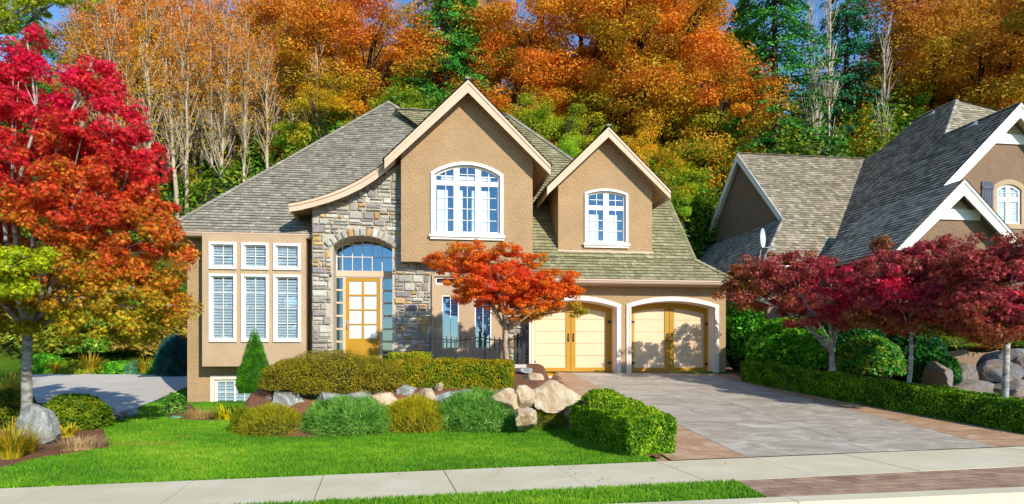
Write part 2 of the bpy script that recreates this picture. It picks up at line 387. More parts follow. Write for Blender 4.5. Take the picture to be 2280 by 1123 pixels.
# --- walls
def px_loop(pts,v): return [UZ(x,y,v) for x,y in pts]
def zat(a,b,u): return a[1]+(b[1]-a[1])*(u-a[0])/(b[0]-a[0])
holes={}
def arch_px(x0,x1,yb,ys,yc,v):
    u0,u1=UZ(x0,yb,v)[0],UZ(x1,yb,v)[0]; xm=(x0+x1)/2
    return dict(u0=u0,u1=u1,z0=UZ(xm,yb,v)[1],zs=UZ(xm,ys,v)[1],zc=UZ(xm,yc,v)[1])
def AL(d,g=0): return arch(d['u0']-g,d['u1']+g,d['z0']-g,d['zs']+(g*.6 if d['zc']>d['zs']+1e-4 else g),d['zc']+g)
bigw=arch_px(966,1114,521,391,368,0.0); 
u0,u1=UZ(893,500,0)[0],UZ(1186,500,0)[0]; zb=UZ(1040,585,0)[1]
tL=zat(gl,ga,u0)-.11; tR=zat(ga,gr,u1)-.11
mb=MB(); mb.wall([(u0,zb),(u1,zb),(u1,tR),(ga[0],ga[1]-.11),(u0,tL)],[AL(bigw)],0,.22)
mb.box(u0,u0+.2,.222,5,zb,tL); mb.box(u1-.2,u1,.222,5,zb,tR); mb.box(u0+.201,u1-.201,.223,.9,zb,zb+.1)
mb.build('wall','stucco',H)
# dormer wall
dw=arch_px(1306,1393,541,434,426,vD); du0,du1=UZ(1243,500,vD)[0],UZ(1452,500,vD)[0]; dzb=zK+s2*(vD-vK)-.1
mb=MB(); mb.wall([(du0,dzb),(du1,dzb),(du1,zat(da,dr,du1)-.11),(da[0],da[1]-.11),(du0,zat(dl,da,du0)-.11)],[AL(dw)],vD,.2)
zt=zat(dl,da,du0)-.11; vb=vK+(zt-zK)/s2
for ua,ub in ((du0,du0+.15),(du1-.15,du1)): mb.add([(ua,vD+.201,dzb),(ub,vD+.201,dzb),(ua,vD+.201,zt),(ub,vD+.201,zt),(ua,vb+.2,zt),(ub,vb+.2,zt)],[(0,2,4),(1,5,3),(2,3,5,4),(0,1,3,2),(0,4,5,1)])
mb.build('wall','stucco',H)
mb=MB(); mb.box(du0-.03,du1+.03,vD-.05,vD-.003,dzb+.06,dzb+.13); mb.build('flashing','gutter',H)
# garage wall
vG=0.0; gx0,gx1=UZ(1182,700,vG)[0],UZ(1616,700,vG)[0]; gz1=zE-.12
o1=arch_px(1187,1373,838,683,668,vG); o2=arch_px(1403,1591,838,684,670,vG)
GZ=min(o1['z0'],o2['z0']); 
for o in (o1,o2): o['z0']=GZ-.02
mb=MB(); mb.wall([(gx0,GZ-.6),(gx1,GZ-.6),(gx1,gz1),(gx0,gz1)],[AL(o1),AL(o2)],vG,.56)
mb.box(gx1-.25,gx1,.561,10,GZ-.6,gz1); mb.box(gx0-12,gx1,10.001,10.2,-.5,gz1)
mb.build('wall','stucco',H)
mb=MB()
for o in (o1,o2): mb.ring(AL(dict(o,z0=o['z0']+.09),.13),AL(o,0),vG-.05,vG-.003); mb.ring(AL(dict(o,z0=o['z0']+.04),.045),AL(dict(o,z0=o['z0']+.005),-.012),vG-.075,vG-.051)
# liners of the openings
for o in (o1,o2):
    a=AL(o,-.004); b=AL(o,-.04); mb.ring(a,b,vG-.001,vG+.5)
mb.build('door_surround','cream_trim',H)
for o,cx,pn,hg in ((o1,1271,((1191,1260),(1281.5,1349)),((1357,717),(1357,808),(1187,806))),(o2,1490.7,((1412,1480),(1501,1567)),((1407,717),(1574,722),(1407,808),(1574,811)))):
    vd=vG+.42; f=arch_top(o['u0'],o['u1'],o['zs']-.06,o['zc']-.06); zbase=GZ+.02
    L_,R_=o['u0']+.02,o['u1']-.02
    mb=MB(); hl=[]; pan=[]
    for xa,xb in pn:
        ua,ub=UZ(xa,750,vd)[0],UZ(xb,750,vd)[0]; z0=UZ(cx,819,vd)[1]; n=8
        l=[(ua,z0),(ub,z0)]+[(ub+(ua-ub)*i/n, f(ub+(ua-ub)*i/n)-.16) for i in range(n+1)]; hl.append(l); pan.append((ua,ub,z0))
    n=14; outer=[(L_,zbase),(R_,zbase)]+[(R_+(L_-R_)*i/n,f(R_+(L_-R_)*i/n)+.05) for i in range(n+1)]
    mb.wall(outer,hl,vd,.05); door=mb.build('garage_door','mustard',H)
    mb=MB()
    for l,(ua,ub,z0) in zip(hl,pan):
        ztop=max(p[1] for p in l)+.02; nb=5; hh=(ztop-z0)/nb
        for i in range(nb): mb.box(ua-.03,ub+.03,vd+.028,vd+.06,z0+i*hh+.003-(.03 if i==0 else 0),z0+(i+1)*hh-.006)
        mb.box(ua-.03,ub+.03,vd+.062,vd+.07,z0-.03,ztop)
    mb.build('door_panel','cream_panel',door)
    ucx=UZ(cx,750,vd)[0]; mb=MB(); mb.box(ucx-.006,ucx+.006,vd-.002,vd+.04,zbase+.01,f(ucx)); mb.build('door_gap','dark',door)
    for dx in (-5.5,5.5):
        hu_,hz=UZ(cx+dx,752,vd); mb=MB(); pts=[(hu_,vd-.005,hz-.11),(hu_+.0,vd-.05,hz-.07),(hu_,vd-.06,hz),(hu_,vd-.05,hz+.07),(hu_,vd-.005,hz+.11)]
        mb.tube(pts,[.012,.014,.016,.014,.012],6); mb.box(hu_-.022,hu_+.022,vd-.012,vd-.002,hz+.07,hz+.13); mb.box(hu_-.022,hu_+.022,vd-.012,vd-.002,hz-.13,hz-.07); mb.build('handle','iron',door)
    for hx,hy in hg:
        a,z=UZ(hx,hy,vd); mb=MB(); mb.prism([(a-.07,z-.015),(a-.02,z-.05),(a+.05,z-.02),(a+.08,z-.045),(a+.08,z+.045),(a+.05,z+.02),(a-.02,z+.05),(a-.07,z+.015)],vd-.02,vd-.002); mb.build('hinge','iron',door)
# --- windows
def window(d,v,cols,trans=None,trimw=.1,sill=True,muntin=(2,2),top_m=(2,2),blind=False,glassm='glass',fmat='white_paint',zbars=(),parent=None,fw=.07,rec=.06,curtain=()):
    """d: opening; cols: inner vertical bar edges [(ua,ub)] of the glass; trans: (z0,z1) transom bar"""
    u0,u1,z0,zs,zc=d['u0'],d['u1'],d['z0'],d['zs'],d['zc']; top=arch_top(u0,u1,zs,zc)
    mb=MB(); 
    if trimw: mb.ring(AL(d,trimw),AL(d,0),v-.055,v-.003); mb.ring(AL(d,trimw*.35),AL(d,-.008),v-.075,v-.056)
    if sill: mb.box(u0-trimw-.05,u1+trimw+.05,v-.12,v-.077,z0-trimw-.03,z0-trimw+.045); mb.box(u0-trimw-.02,u1+trimw+.02,v-.0765,v-.004,z0-trimw-.10,z0-trimw-.0305)
    mb.ring(AL(d,-.002),AL(d,-fw),v+rec-.03,v+rec+.03)
    for i in range(len(cols)-1): mb.box(cols[i][1],cols[i+1][0],v+rec-.026,v+rec+.026,z0+fw*.5,top((cols[i][1]+cols[i+1][0])/2)-fw*.5)
    if trans: mb.box(u0+fw*.5,u1-fw*.5,v+rec-.022,v+rec+.024,trans[0],trans[1])
    w=mb.build('window',fmat,parent or H)
    mb=MB(); mb.prism(AL(d,-.01),v+rec+.004,v+rec+.008); mb.build('pane',glassm,w)
    mb=MB(); t=.009
    for ua,ub in cols:
        rows=[(z0+fw,trans[0] if trans else None,muntin)]+([(trans[1],None,top_m)] if trans else [])
        for za,zb_,m in rows:
            for i in range(1,m[0]):
                u=ua+(ub-ua)*i/m[0]; zt_=zb_ if zb_ else top(u)-fw; 
                if zt_>za: mb.box(u-t,u+t,v+rec-.012,v+rec+.002,za,zt_)
            zt_=zb_ if zb_ else top((ua+ub)/2)-fw
            for j in range(1,m[1]):
                z=za+(zt_-za)*j/m[1]; ea,eb=ua,ub
                mb.box(ea,eb,v+rec-.0115,v+rec+.0015,z-t,z+t)
    if mb.v: mb.build('muntin',fmat,w)
    if blind:
        mb=MB()
        for ua,ub in cols:
            z=z0+fw
            while z<top((ua+ub)/2)-fw:
                zz=z
                if zz<min(top(ua),top(ub))-.02:
                    mb.add([(ua-.02,v+rec+.022,zz),(ub+.02,v+rec+.022,zz),(ub+.02,v+rec+.045,zz+.07),(ua-.02,v+rec+.045,zz+.07)],[(0,1,2,3)])
                z+=.086
        mb.build('blind','blind',w)
    for ua,ub,za,zb2 in curtain: mb=MB(); mb.box(ua,ub,v+rec+.05,v+rec+.06,za,zb2); mb.build('curtain','blind',w)
    # dark room behind the opening
    mb=MB(); g=.12; vs=[(a,b,c) for b in (v+.25,v+.9) for (a,c) in ((u0-g,z0-g),(u1+g,z0-g),(u1+g,zc+g),(u0-g,zc+g))]
    mb.add(vs,[(4,5,6,7),(0,4,7,3),(1,2,6,5),(3,7,6,2),(0,1,5,4)]); mb.build('room','dark',w)
    return w
def ucols(prs,v,y=450): return [(UZ(a,y,v)[0],UZ(b,y,v)[0]) for a,b in prs]
v=.06; cb=ucols(((975,1010),(1023,1058),(1071,1105)),v); tz=(UZ(1040,415,v)[1],UZ(1040,404,v)[1])
zc_=UZ(1040,424,v)[1]; zc0=UZ(1040,519,v)[1]
window(bigw,0,cb,tz,.09,True,(2,4),(2,2),False,'glass_sky',curtain=[(cb[0][0]-.02,cb[0][0]+.30,zc0,zc_),(cb[2][0]-.02,cb[2][0]+.27,zc0,zc_),(cb[1][0]-.02,cb[1][0]+.10,zc0,zc_),(cb[1][1]-.10,cb[1][1]+.02,zc0,zc_),(cb[0][0]+.1,cb[2][0]+.3,tz[1]+.04,tz[1]+.16)])
v=vD+.06; cd=ucols(((1313,1343),(1355,1385)),v); tz=(UZ(1349,469,v)[1],UZ(1349,459,v)[1])
window(dw,vD,cd,tz,.07,True,(2,3),(2,2),False,'glass_sky',curtain=[(cd[0][0],cd[0][0]+.3,UZ(1340,541,v)[1],UZ(1340,478,v)[1]),(cd[1][0]+.02,cd[1][0]+.3,UZ(1340,541,v)[1],UZ(1340,478,v)[1])])
# --- left wing
vW=1.25; vB=.66; wu0,wu1=UZ(417,700,vW)[0],UZ(700,700,vW)[0]+.3; wz0=-.5
bw=[]; 
base_u=rect(478,845,566,903,vW); bd=dict(u0=base_u[0],u1=base_u[1],z0=base_u[2],zs=base_u[3],zc=base_u[3])
mb=MB(); mb.wall([(wu0,wz0),(wu1,wz0),(wu1,zL-.02),(wu0,zL-.02)],[AL(bd)],vW,.2)
mb.box(wu0,wu0+.2,vW+.201,2*A.y-vW,wz0,zL-.02); mb.build('wall','stucco',H)
window(bd,vW,[(bd['u0']+.06,(bd['u0']+bd['u1'])/2-.03),((bd['u0']+bd['u1'])/2+.03,bd['u1']-.06)],None,.0,False,(2,2),(1,1),True)
mb=MB(); mb.ring(AL(bd,.12),AL(bd,0.0),vW-.04,vW-.003); mb.build('window_surround','cream_trim',H)
b0,b1=UZ(450,700,vB)[0],UZ(681,700,vB)[0]; bz0=UZ(560,816,vB)[1]; bz1=zL-.03
ws=[]
for (x0,x1) in ((471,522),(543,594),(614,665)):
    for y0,y1 in ((546,596),(616,757)):
        sl=(x0+x1)/2; e=(sl-568)*.02; r=rect(x0,y0+e*.4,x1,y1+e*.3,vB)
        # keep heads and sills level: take heights at the middle window
        zz0=UZ(568,y1,vB)[1]; zz1=UZ(568,y0,vB)[1]; ws.append(dict(u0=r[0],u1=r[1],z0=zz0,zs=zz1,zc=zz1))
mb=MB(); mb.wall([(b0,bz0),(b1,bz0),(b1,bz1),(b0,bz1)],[AL(w) for w in ws],vB,.12)
mb.box(b0,b0+.1,vB+.121,vW-.003,bz0,bz1); mb.box(b1-.1,b1,vB+.121,vW-.003,bz0,bz1); mb.box(b0+.101,b1-.101,vB+.122,vW-.003,bz0,bz0+.08)
# raised border
fu0,fu1=UZ(463,700,vB)[0],UZ(673,700,vB)[0]; mb.build('bay','smooth_render',H)
for i,w in enumerate(ws):
    tall=i%2==1; um=(w['u0']+w['u1'])/2
    window(w,vB,[(w['u0']+.05,w['u1']-.05)],None,.065,False,(2,4 if tall else 2),(1,1),True,fw=.045,rec=.03)
# gutters and eaves
def gutter(u0,u1,v,zt):
    mb=MB(); prof=[(v-.12,zt),(v-.12,zt-.045),(v-.095,zt-.065),(v-.095,zt-.085),(v-.06,zt-.13),(v,zt-.13),(v,zt)]
    n=len(prof); vs=[(u0,a,b) for a,b in prof]+[(u1,a,b) for a,b in prof]
    mb.add(vs,[(i,(i+1)%n,(i+1)%n+n,i+n) for i in range(n)]+[tuple(range(n)),tuple(range(2*n-1,n-1,-1))]); mb.build('gutter','gutter',H)
gutter(E0.x,UZ(694,520,.4)[0]-.02,vL+.02,zL-.0)
mb=MB(); mb.box(E0.x+.05,wu1,vL+.025,vW-.004,zL-.12,zL-.032); mb.box(E0.x+.04,wu0-.004,vL+.5,2*A.y-vW,zL-.12,zL-.035); mb.build('soffit','soffit',H)
gutter(PV(1188,600,vE).x,P1.x-.03,vE+.02,zE)
mb=MB(); mb.box(gx0,P1.x-.06,vE+.025,-.004,zE-.16,zE-.04); mb.box(gx1+.004,P1.x-.06,.0,9,zE-.16,zE-.04); mb.build('soffit','soffit',H)
# downpipe on the bay end
# --- stone entry wall
vS=.42; arc=arch_px(742,873.5,803,548,527,vS); arc['z0']-=.3
pz=rect(963,613,1125,803,vS); pn=dict(u0=pz[0],u1=pz[1],z0=pz[2],zs=pz[3],zc=pz[3])
zfl=arc['z0']; su0,su1=UZ(695,600,vS)[0],UZ(1184,600,vS)[0]
topc=px_loop([(893,362),(868,380),(835,404),(795,426),(745,446),(695,462)],vS)
outer=[(su0,-.1),(su1,-.1),(su1,UZ(1184,560,vS)[1]),(topc[0][0]+.2,UZ(900,560,vS)[1]),(topc[0][0]+.2,topc[0][1])]+topc; outer[-1]=(su0,topc[-1][1])
zu=[p for p in topc]
def top_of_stone(u):
    if u>topc[0][0]: return 9 if u<topc[0][0]+.2 else UZ(1000,575,vS)[1]
    for a,b in zip(topc,topc[1:]):
        if b[0]<=u<=a[0]: return zat(b,a,u)
    return topc[-1][1]
mb=MB(); mb.wall(outer,[AL(arc),AL(pn)],vS,.76); mb.box(su0,su0+.3,vS+.761,vW+.5,-.1,outer[-1][1]); mb.build('mortar','mortar',H)
STC=[lin(c) for c in ('#b3b0a2','#c0bdb0','#a5a398','#b1ac9f','#c8c5b8','#9a958c','#aea89b','#a8a497','#bab4a6')]
STO=[lin(c) for c in ('#b89664','#c0a274','#b0946c')]; STP=[lin(c) for c in ('#948a8a','#9c9292','#8c8488')]
f_in=arch_top(arc['u0'],arc['u1'],arc['zs'],arc['zc'])
def ok(u,z):
    if u<su0-.001 or u>su1+.001 or z<.3 or z>top_of_stone(u)-.02: return False
    g=.02
    if arc['u0']-g<u<arc['u1']+g and z<f_in(min(max(u,arc['u0']),arc['u1']))+.26: return False
    if arc['u0']-.26<u<arc['u1']+.26 and z<f_in(min(max(u,arc['u0']+.01),arc['u1']-.01))+.24 and z>arc['zs']-.02: return False
    if pn['u0']-g<u<pn['u1']+g and z<pn['zs']+g: return False
    return True
def stone(mb,u0,u1,z0,z1,depth=0):
    g=.012; cs=[(u0+g,z0+g),(u1-g,z0+g),(u1-g,z1-g),(u0+g,z1-g),((u0+u1)/2,z1-g),((u0+u1)/2,(z0+z1)/2)]
    if all(ok(*c) for c in cs):
        r=random.random(); c=random.choice(STO if r<.14 else (STP if r<.27 else STC)); c=k(c,random.uniform(.82,1.15))
        o=vS-random.uniform(.03,.07); b=.018; j=lambda: random.uniform(-.007,.007)
        q=[(u0+g+j(),z0+g+j()),(u1-g+j(),z0+g+j()),(u1-g+j(),z1-g+j()),(u0+g+j(),z1-g+j())]
        # roughly dressed face: outer ring, bevel ring, uneven middle
        vs=[(a,vS-.002,z) for a,z in q]; cu,cz=(u0+u1)/2,(z0+z1)/2
        for a,z in q: vs.append((a+(b*1.2 if a<cu else -b*1.2)*.25,o+.02+j(),z+(b if z<cz else -b)*.25))
        for a,z in q: vs.append((a+(b*1.4 if a<cu else -b*1.4),o+j(),z+(b if z<cz else -b)*1.2))
        vs.append((cu+j()*3,o-.008+j(),cz+j()*3))
        fs=[]
        for i in range(4):
            n=(i+1)%4; fs+=[(i,n,4+n,4+i),(4+i,4+n,8+n,8+i),(8+i,8+n,12)]
        (mb_side if (u0+u1)/2>pn['u1'] else mb).add(vs,fs,c)
    elif depth<2 and any(ok(*c) for c in cs):
        if u1-u0>z1-z0: m=(u0+u1)/2; stone(mb,u0,m,z0,z1,depth+1); stone(mb,m,u1,z0,z1,depth+1)
        else: m=(z0+z1)/2; stone(mb,u0,u1,z0,m,depth+1); stone(mb,u0,u1,m,z1,depth+1)
mb_side=MB(); mb=MB(); z=.3
while z<topc[0][1]+.3:
    h=random.choice((.2,.26,.3,.24)); u=su0
    while u<su1:
        w=random.uniform(.17,.46); r=random.random(); u2=min(u+w,su1)
        if su1-u2<.12: u2=su1
        if r<.45: stone(mb,u,u2,z,z+h)
        elif r<.8: m=z+h*random.uniform(.35,.65); stone(mb,u,u2,z,m); stone(mb,u,u2,m,z+h)
        else:
            m=z+h*random.uniform(.4,.6); c=u+(u2-u)*random.uniform(.35,.65); stone(mb,u,c,z,m); stone(mb,c,u2,z,m); stone(mb,u,u2,m,z+h)
        u=u2
    z+=h
mb.build('stone_wall','stones',H)
if mb_side.v: mb_side.build('stone_wall','stones',H)
mb=MB()
# voussoirs
w=(arc['u1']-arc['u0'])/2; hh=arc['zc']-arc['zs']; r=(w*w+hh*hh)/(2*hh); cu=(arc['u0']+arc['u1'])/2; cz=arc['zc']-r; am=math.asin(w/r)+.10
nv=13
for i in range(nv):
    a0=-am+2*am*i/nv+.006; a1=-am+2*am*(i+1)/nv-.006; r0,r1=r+.01,r+random.uniform(.23,.28)
    P=lambda a,rr,o:(cu+rr*math.sin(a),o,cz+rr*math.cos(a)); o=vS-random.uniform(.05,.085)
    c=k(random.choice(STC+STC+STO),random.uniform(.95,1.2)); am_=(a0+a1)/2
    vs=[P(a0,r0,vS-.002),P(a1,r0,vS-.002),P(a1,r1,vS-.002),P(a0,r1,vS-.002),P(a0+.01,r0+.015,o),P(a1-.01,r0+.015,o),P(a1-.01,r1-.015,o),P(a0+.01,r1-.015,o),P(am_,(r0+r1)/2,o-.015)]
    mb.add(vs,[(0,1,5,4),(1,2,6,5),(2,3,7,6),(3,0,4,7),(4,5,8),(5,6,8),(6,7,8),(7,4,8)],c)
mb.build('stone_arch','stones',H)
# curved eave over the entry
vc=-.06; top=px_loop([(643,453),(668,449),(700,441),(735,430),(770,416),(805,398),(835,379),(868,352),(880,340)],vc)
bot=px_loop([(643,472),(668,468),(700,460),(735,450),(770,437),(805,420),(835,401),(868,375),(880,364)],vc)
mb=MB(); mb.prism(top+bot[::-1],vc,vc+.05); mid=[((a[0]*.62+b[0]*.38),(a[1]*.62+b[1]*.38)) for a,b in zip(top,bot)]
mb.prism(top+mid[::-1],vc-.03,vc-.001); mb.build('fascia','trim',H)
mb=MB(); low=[(a,z-.10) for a,z in top]; mb.prism([(a,z-.012) for a,z in top]+low[::-1],vc+.051,2.9); 
mb.box(top[0][0]+.01,top[0][0]+.05,vc+.052,2.9,top[0][1]-.24,top[0][1]-.11); mb.build('soffit','soffit',H)
mb=MB()
for a,b in zip(top,top[1:]): shingles(mb,[(a[0],vc-.05,a[1]),(b[0],vc-.05,b[1]),(b[0],2.9,b[1]),(a[0],2.9,a[1])],SH_A,.17,.14,.3,.02)
mb.build('roof','shingles',H)
# --- entry door set
vd=1.1
def R4(x0,y0,x1,y1,v=vd): return rect(x0,y0,x1,y1,v)
a=dict(arc); ar=arch_px(739,876,803,549,526,vd)
mb=MB(); u0,u1=arc['u0']-.02,arc['u1']+.02
zb0,zb1=R4(742,617,873,604)[2],R4(742,617,873,604)[3]
for xa,xb in ((764,770),(846,851.5)): r=R4(xa,617,xb,800); mb.box(r[0],r[1],vd-.05,vd+.08,r[3]*0+zfl-.2,zb0-.001)
mb.box(u0,u1,vd-.07,vd+.085,zb0,zb1)
for xa,xb in ((742,764),(851.5,874)):
    r=R4(xa,617,xb,800); l_,r_=(u0,r[0+1]) if xa<800 else (r[0],u1)
    for y in (618,647,675,704,733,761,790): z=UZ(807,y,vd)[1]; mb.box(l_+.001,r_-.001,vd-.035,vd+.05,z-.03,z+.03)
df=mb.build('door_frame','trim',H)
mb=MB(); mb.box(u0,R4(742,617,764,800)[1],vd+.01,vd+.014,zfl-.2,zb0); mb.build('pane','glass',df)
mb=MB(); mb.box(R4(851.5,617,874,800)[0],u1,vd+.01,vd+.014,zfl-.2,zb0); mb.build('pane','glass',df)
dd=R4(770,622,846,800); ztop=zb0-.02; zbt=zfl-.15
mb=MB(); gl_=[]
for xa,xb in ((778,806),(811,839)):
    for ya,yb in ((627,656),(660,689),(692,721),(724,754)):
        q=R4(xa,ya,xb,yb); gl_.append([(q[0],q[2]),(q[1],q[2]),(q[1],q[3]),(q[0],q[3])])
mb.wall([(dd[0],zbt),(dd[1],zbt),(dd[1],ztop),(dd[0],ztop)],gl_,vd-.02,.05)
q=R4(780,764,837,786); mb.box(q[0],q[1],vd-.03,vd-.022,q[2],q[3]); q=R4(786,769,831,782); mb.box(q[0],q[1],vd-.04,vd-.031,q[2],q[3])
fd=mb.build('front_door','mustard',H)
q=R4(776,625,841,756); mb=MB(); mb.box(q[0],q[1],vd+.002,vd+.01,q[2],q[3]); mb.build('pane','frosted',fd)
hu_,hz=UZ(774,727,vd); mb=MB(); mb.tube([(hu_,vd-.03,hz-.1),(hu_,vd-.08,hz-.06),(hu_,vd-.08,hz+.06),(hu_,vd-.03,hz+.1)],[.012]*4,6); mb.box(hu_-.025,hu_+.025,vd-.03,vd-.021,hz+.08,hz+.2); mb.build('handle','metal',fd)
# arched transom
tr=[p for p in AL(dict(arc,z0=zb1-.0),-.0)]
mb=MB(); tin=dict(arc); tin['z0']=zb1
mb.ring(AL(tin,.03),AL(tin,-.025),vd-.04,vd+.04)
ft=arch_top(tin['u0'],tin['u1'],tin['zs'],tin['zc'])
for x in (763,785,807,829,851): u=UZ(x,580,vd)[0]; mb.box(u-.01,u+.01,vd-.02,vd+.0,zb1,ft(u))
for y in (546,573): z=UZ(807,y,vd)[1]; mb.box(tin['u0'],tin['u1'],vd-.019,vd-.001,z-.01,z+.01)
tw=mb.build('transom_window','cream_trim',H)
mb=MB(); mb.prism(AL(tin,.02),vd+.01,vd+.014); mb.build('pane','glass_dark',tw)
mb=MB(); vs=[(a_,b_,c_) for b_ in (vd+.2,vd+1.6) for (a_,c_) in ((u0-.2,0),(u1+.2,0),(u1+.2,arc['zc']+.15),(u0-.2,arc['zc']+.15))]
mb.add(vs,[(4,5,6,7),(0,4,7,3),(1,2,6,5),(3,7,6,2),(0,1,5,4)]); mb.build('room','dark',H)
# stone jambs inside arch recess are the mortar return; trim panel with two tall windows and a transom
pw=[]
for (x0,y0,x1,y1) in ((984,658,1022,776),(1057,660,1094,776),(970,618,1020,634),(1050,618,1112,634)):
    q=rect(x0,y0,x1,y1,.4); pw.append(dict(u0=q[0],u1=q[1],z0=q[2],zs=q[3],zc=q[3]))
mb=MB(); mb.wall([(pn['u0']+.003,pn['z0']-.3),(pn['u1']-.003,pn['z0']-.3),(pn['u1']-.003,pn['zs']-.003),(pn['u0']+.003,pn['zs']-.003)],[AL(w_) for w_ in pw],.40,.12)
mb.ring([(pn['u0']-.02,pn['z0']-.3),(pn['u1']+.02,pn['z0']-.3),(pn['u1']+.02,pn['zs']+.02),(pn['u0']-.02,pn['zs']+.02)],[(pn['u0']+.06,pn['z0']-.3),(pn['u1']-.06,pn['z0']-.3),(pn['u1']-.06,pn['zs']-.06),(pn['u0']+.06,pn['zs']-.06)],.33,.398)
mb.build('window_panel','smooth_render',H)
for i,w_ in enumerate(pw): window(w_,.40,[(w_['u0']+.03,w_['u1']-.03)],None,0,False,(2 if i<2 else 1,1),(1,1),i<2,'glass_dark',fw=.035,rec=.03)
# base and back closing walls
mb=MB(); mb.box(wu0+.21,gx1-.3,10.25,10.4,-.5,5.5); mb.build('wall','stucco',H)
# ================================================================= NEIGHBOUR
NB=empty('house',(0,OY,0),YAW,'brown stucco neighbouring house with white gable boards and dark shake roof at the right','house')
zN0,vN0=UZ(1750,592,6.6)[1],6.6; sN=1.0
A1=PR(1640,342,vN0,zN0,sN); P_=PR(1745,487,vN0,zN0,sN); V1=PR(1922,350,vN0,zN0,sN); V2=PR(1845,582,vN0,zN0,sN); C1=PR(1697,588,vN0,zN0,sN)
A1.x=P_.x=(A1.x+P_.x)/2; V1.z=A1.z; V1.y=A1.y
ms=(V1.z-V2.z)/(V1.x-V2.x)
def NL(px,py): return PU(px,py,V2.x,V2.z,ms)
mb=MB(); shingles(mb,[C1,V2,V1,A1,P_],SH_C,.2,.15,.32)
# rear slope of the wing and the pent roof on the left
mb.add([A1,V1,(V1.x,2*A1.y-P_.y,P_.z),(A1.x,2*A1.y-P_.y,P_.z)],[(0,1,2,3)],SH_C[0])
ridgecaps(mb,A1,V1,SH_C)
mb.build('roof','shingles',NB)
Bk=Vector((A1.x,2*A1.y-P_.y-0.4,P_.z-.6))
mb=MB(); th=.05
sp=(P_.z-C1.z)/max(.5,(P_.x-C1.x)); Pb=Vector((P_.x,Bk.y,P_.z)); 
shingles(mb,[C1,P_,Pb,Vector((C1.x,Bk.y,C1.z))],SH_D,.2,.15,.32,.035); ridgecaps(mb,C1,P_,SH_D)
mb.build('roof','shingles',NB)
mb=MB(); x=A1.x+.3; mb.add([(x,P_.y,P_.z-1.2),(x,Bk.y,P_.z-1.2),(x,Bk.y,P_.z-.1),(x,A1.y,A1.z-.15),(x,P_.y,P_.z-.1)],[(0,1,2,3,4)]); mb.build('wall','stucco_brown',NB)
mb=MB()
for e in (P_,Vector((A1.x,2*A1.y-P_.y,P_.z))):
    e2=e+(e-A1)*.02; vs=[]
    for xx in (A1.x-.03,A1.x+.02):
        vs+=[(xx,A1.y,A1.z+.02),(xx,e2.y,e2.z+.02),(xx,e2.y,e2.z-.36),(xx,A1.y,A1.z-.44)]
    mb.add(vs,[(0,1,2,3),(7,6,5,4),(0,4,5,1),(3,2,6,7),(1,5,6,2)])
    vs=[(A1.x+.021,A1.y,A1.z-.04),(A1.x+.021,e2.y,e2.z-.04),(A1.x+.34,e2.y,e2.z-.04),(A1.x+.34,A1.y,A1.z-.04)]; mb.add(vs,[(0,1,2,3)])
mb.build('fascia','white_paint',NB)
# big left-facing roof
Tp=NL(2130,224); Gp=NL(2262,240); Bq=NL(1962,352); Vx=NL(2112,292)
Gp.z=Vx.z=(Gp.z+Vx.z)/2; 
ridge_u=V2.x+(Gp.z-V2.z)/ms; Gp.x=ridge_u; Vx=Vector((ridge_u,Vx.y,Gp.z))
Ru=NL(2008,548); 
RF=Vector((V2.x+(3.8-0)*0,0,0))
gf=Gp.y
low=Vector((V2.x+.0,gf,V2.z))
mb=MB(); shingles(mb,[Vector((V2.x,gf,V2.z)),Gp,Vx,Tp,NL(2045,262),NL(1962,334),V1,V2],SH_D,.24,.16,.34,.06)
# mirrored right slope, and the lit front hip of the taller rear roof
mir=lambda p:(2*ridge_u-p[0],p[1],p[2])
shingles(mb,[mir((V2.x,gf,V2.z)),tuple(Gp),tuple(Vx),mir((V2.x,Vx.y,V2.z))],SH_D,.2,.16,.34,.04)
du_=(Tp.x-ridge_u); H1=Vector((Tp.x+4.5,Tp.y-3.3+0,Tp.z-3.3))
Ct=PV(2228,250,Tp.y-.4); nn_=(Ct-Tp).cross(Vx-Tp); fz_=lambda u,v_:Tp.z-(nn_.x*(u-Tp.x)+nn_.y*(v_-Tp.y))/nn_.z
shingles(mb,[Vx-(Tp-Vx)*.15,Vector((Ct.x+1,Vx.y-.5,fz_(Ct.x+1,Vx.y-.5))),Ct,Tp],SH_C,.2,.16,.32,.03); ridgecaps(mb,Tp,Ct,SH_C)
ridgecaps(mb,Vx,Gp,SH_D); ridgecaps(mb,Tp,Vx,SH_D); ridgecaps(mb,NL(2045,262),Tp,SH_D)
mb.build('roof','shingles',NB)
for (px_,py_) in ((2078,253),(2172,277)):
    p=NL(px_,py_); mb=MB(); mb.tube([(p.x,p.y+.1,p.z-.2),(p.x,p.y+.05,p.z-.02),(p.x,p.y-.05,p.z+.02),(p.x,p.y-.2,p.z-.04)],[.15,.14,.11,.06],10); mb.box(p.x-.3,p.x+.1,p.y-.3,p.y+.3,p.z-.15,p.z-.1+.02); mb.build('roof_vent','metal',NB,True)
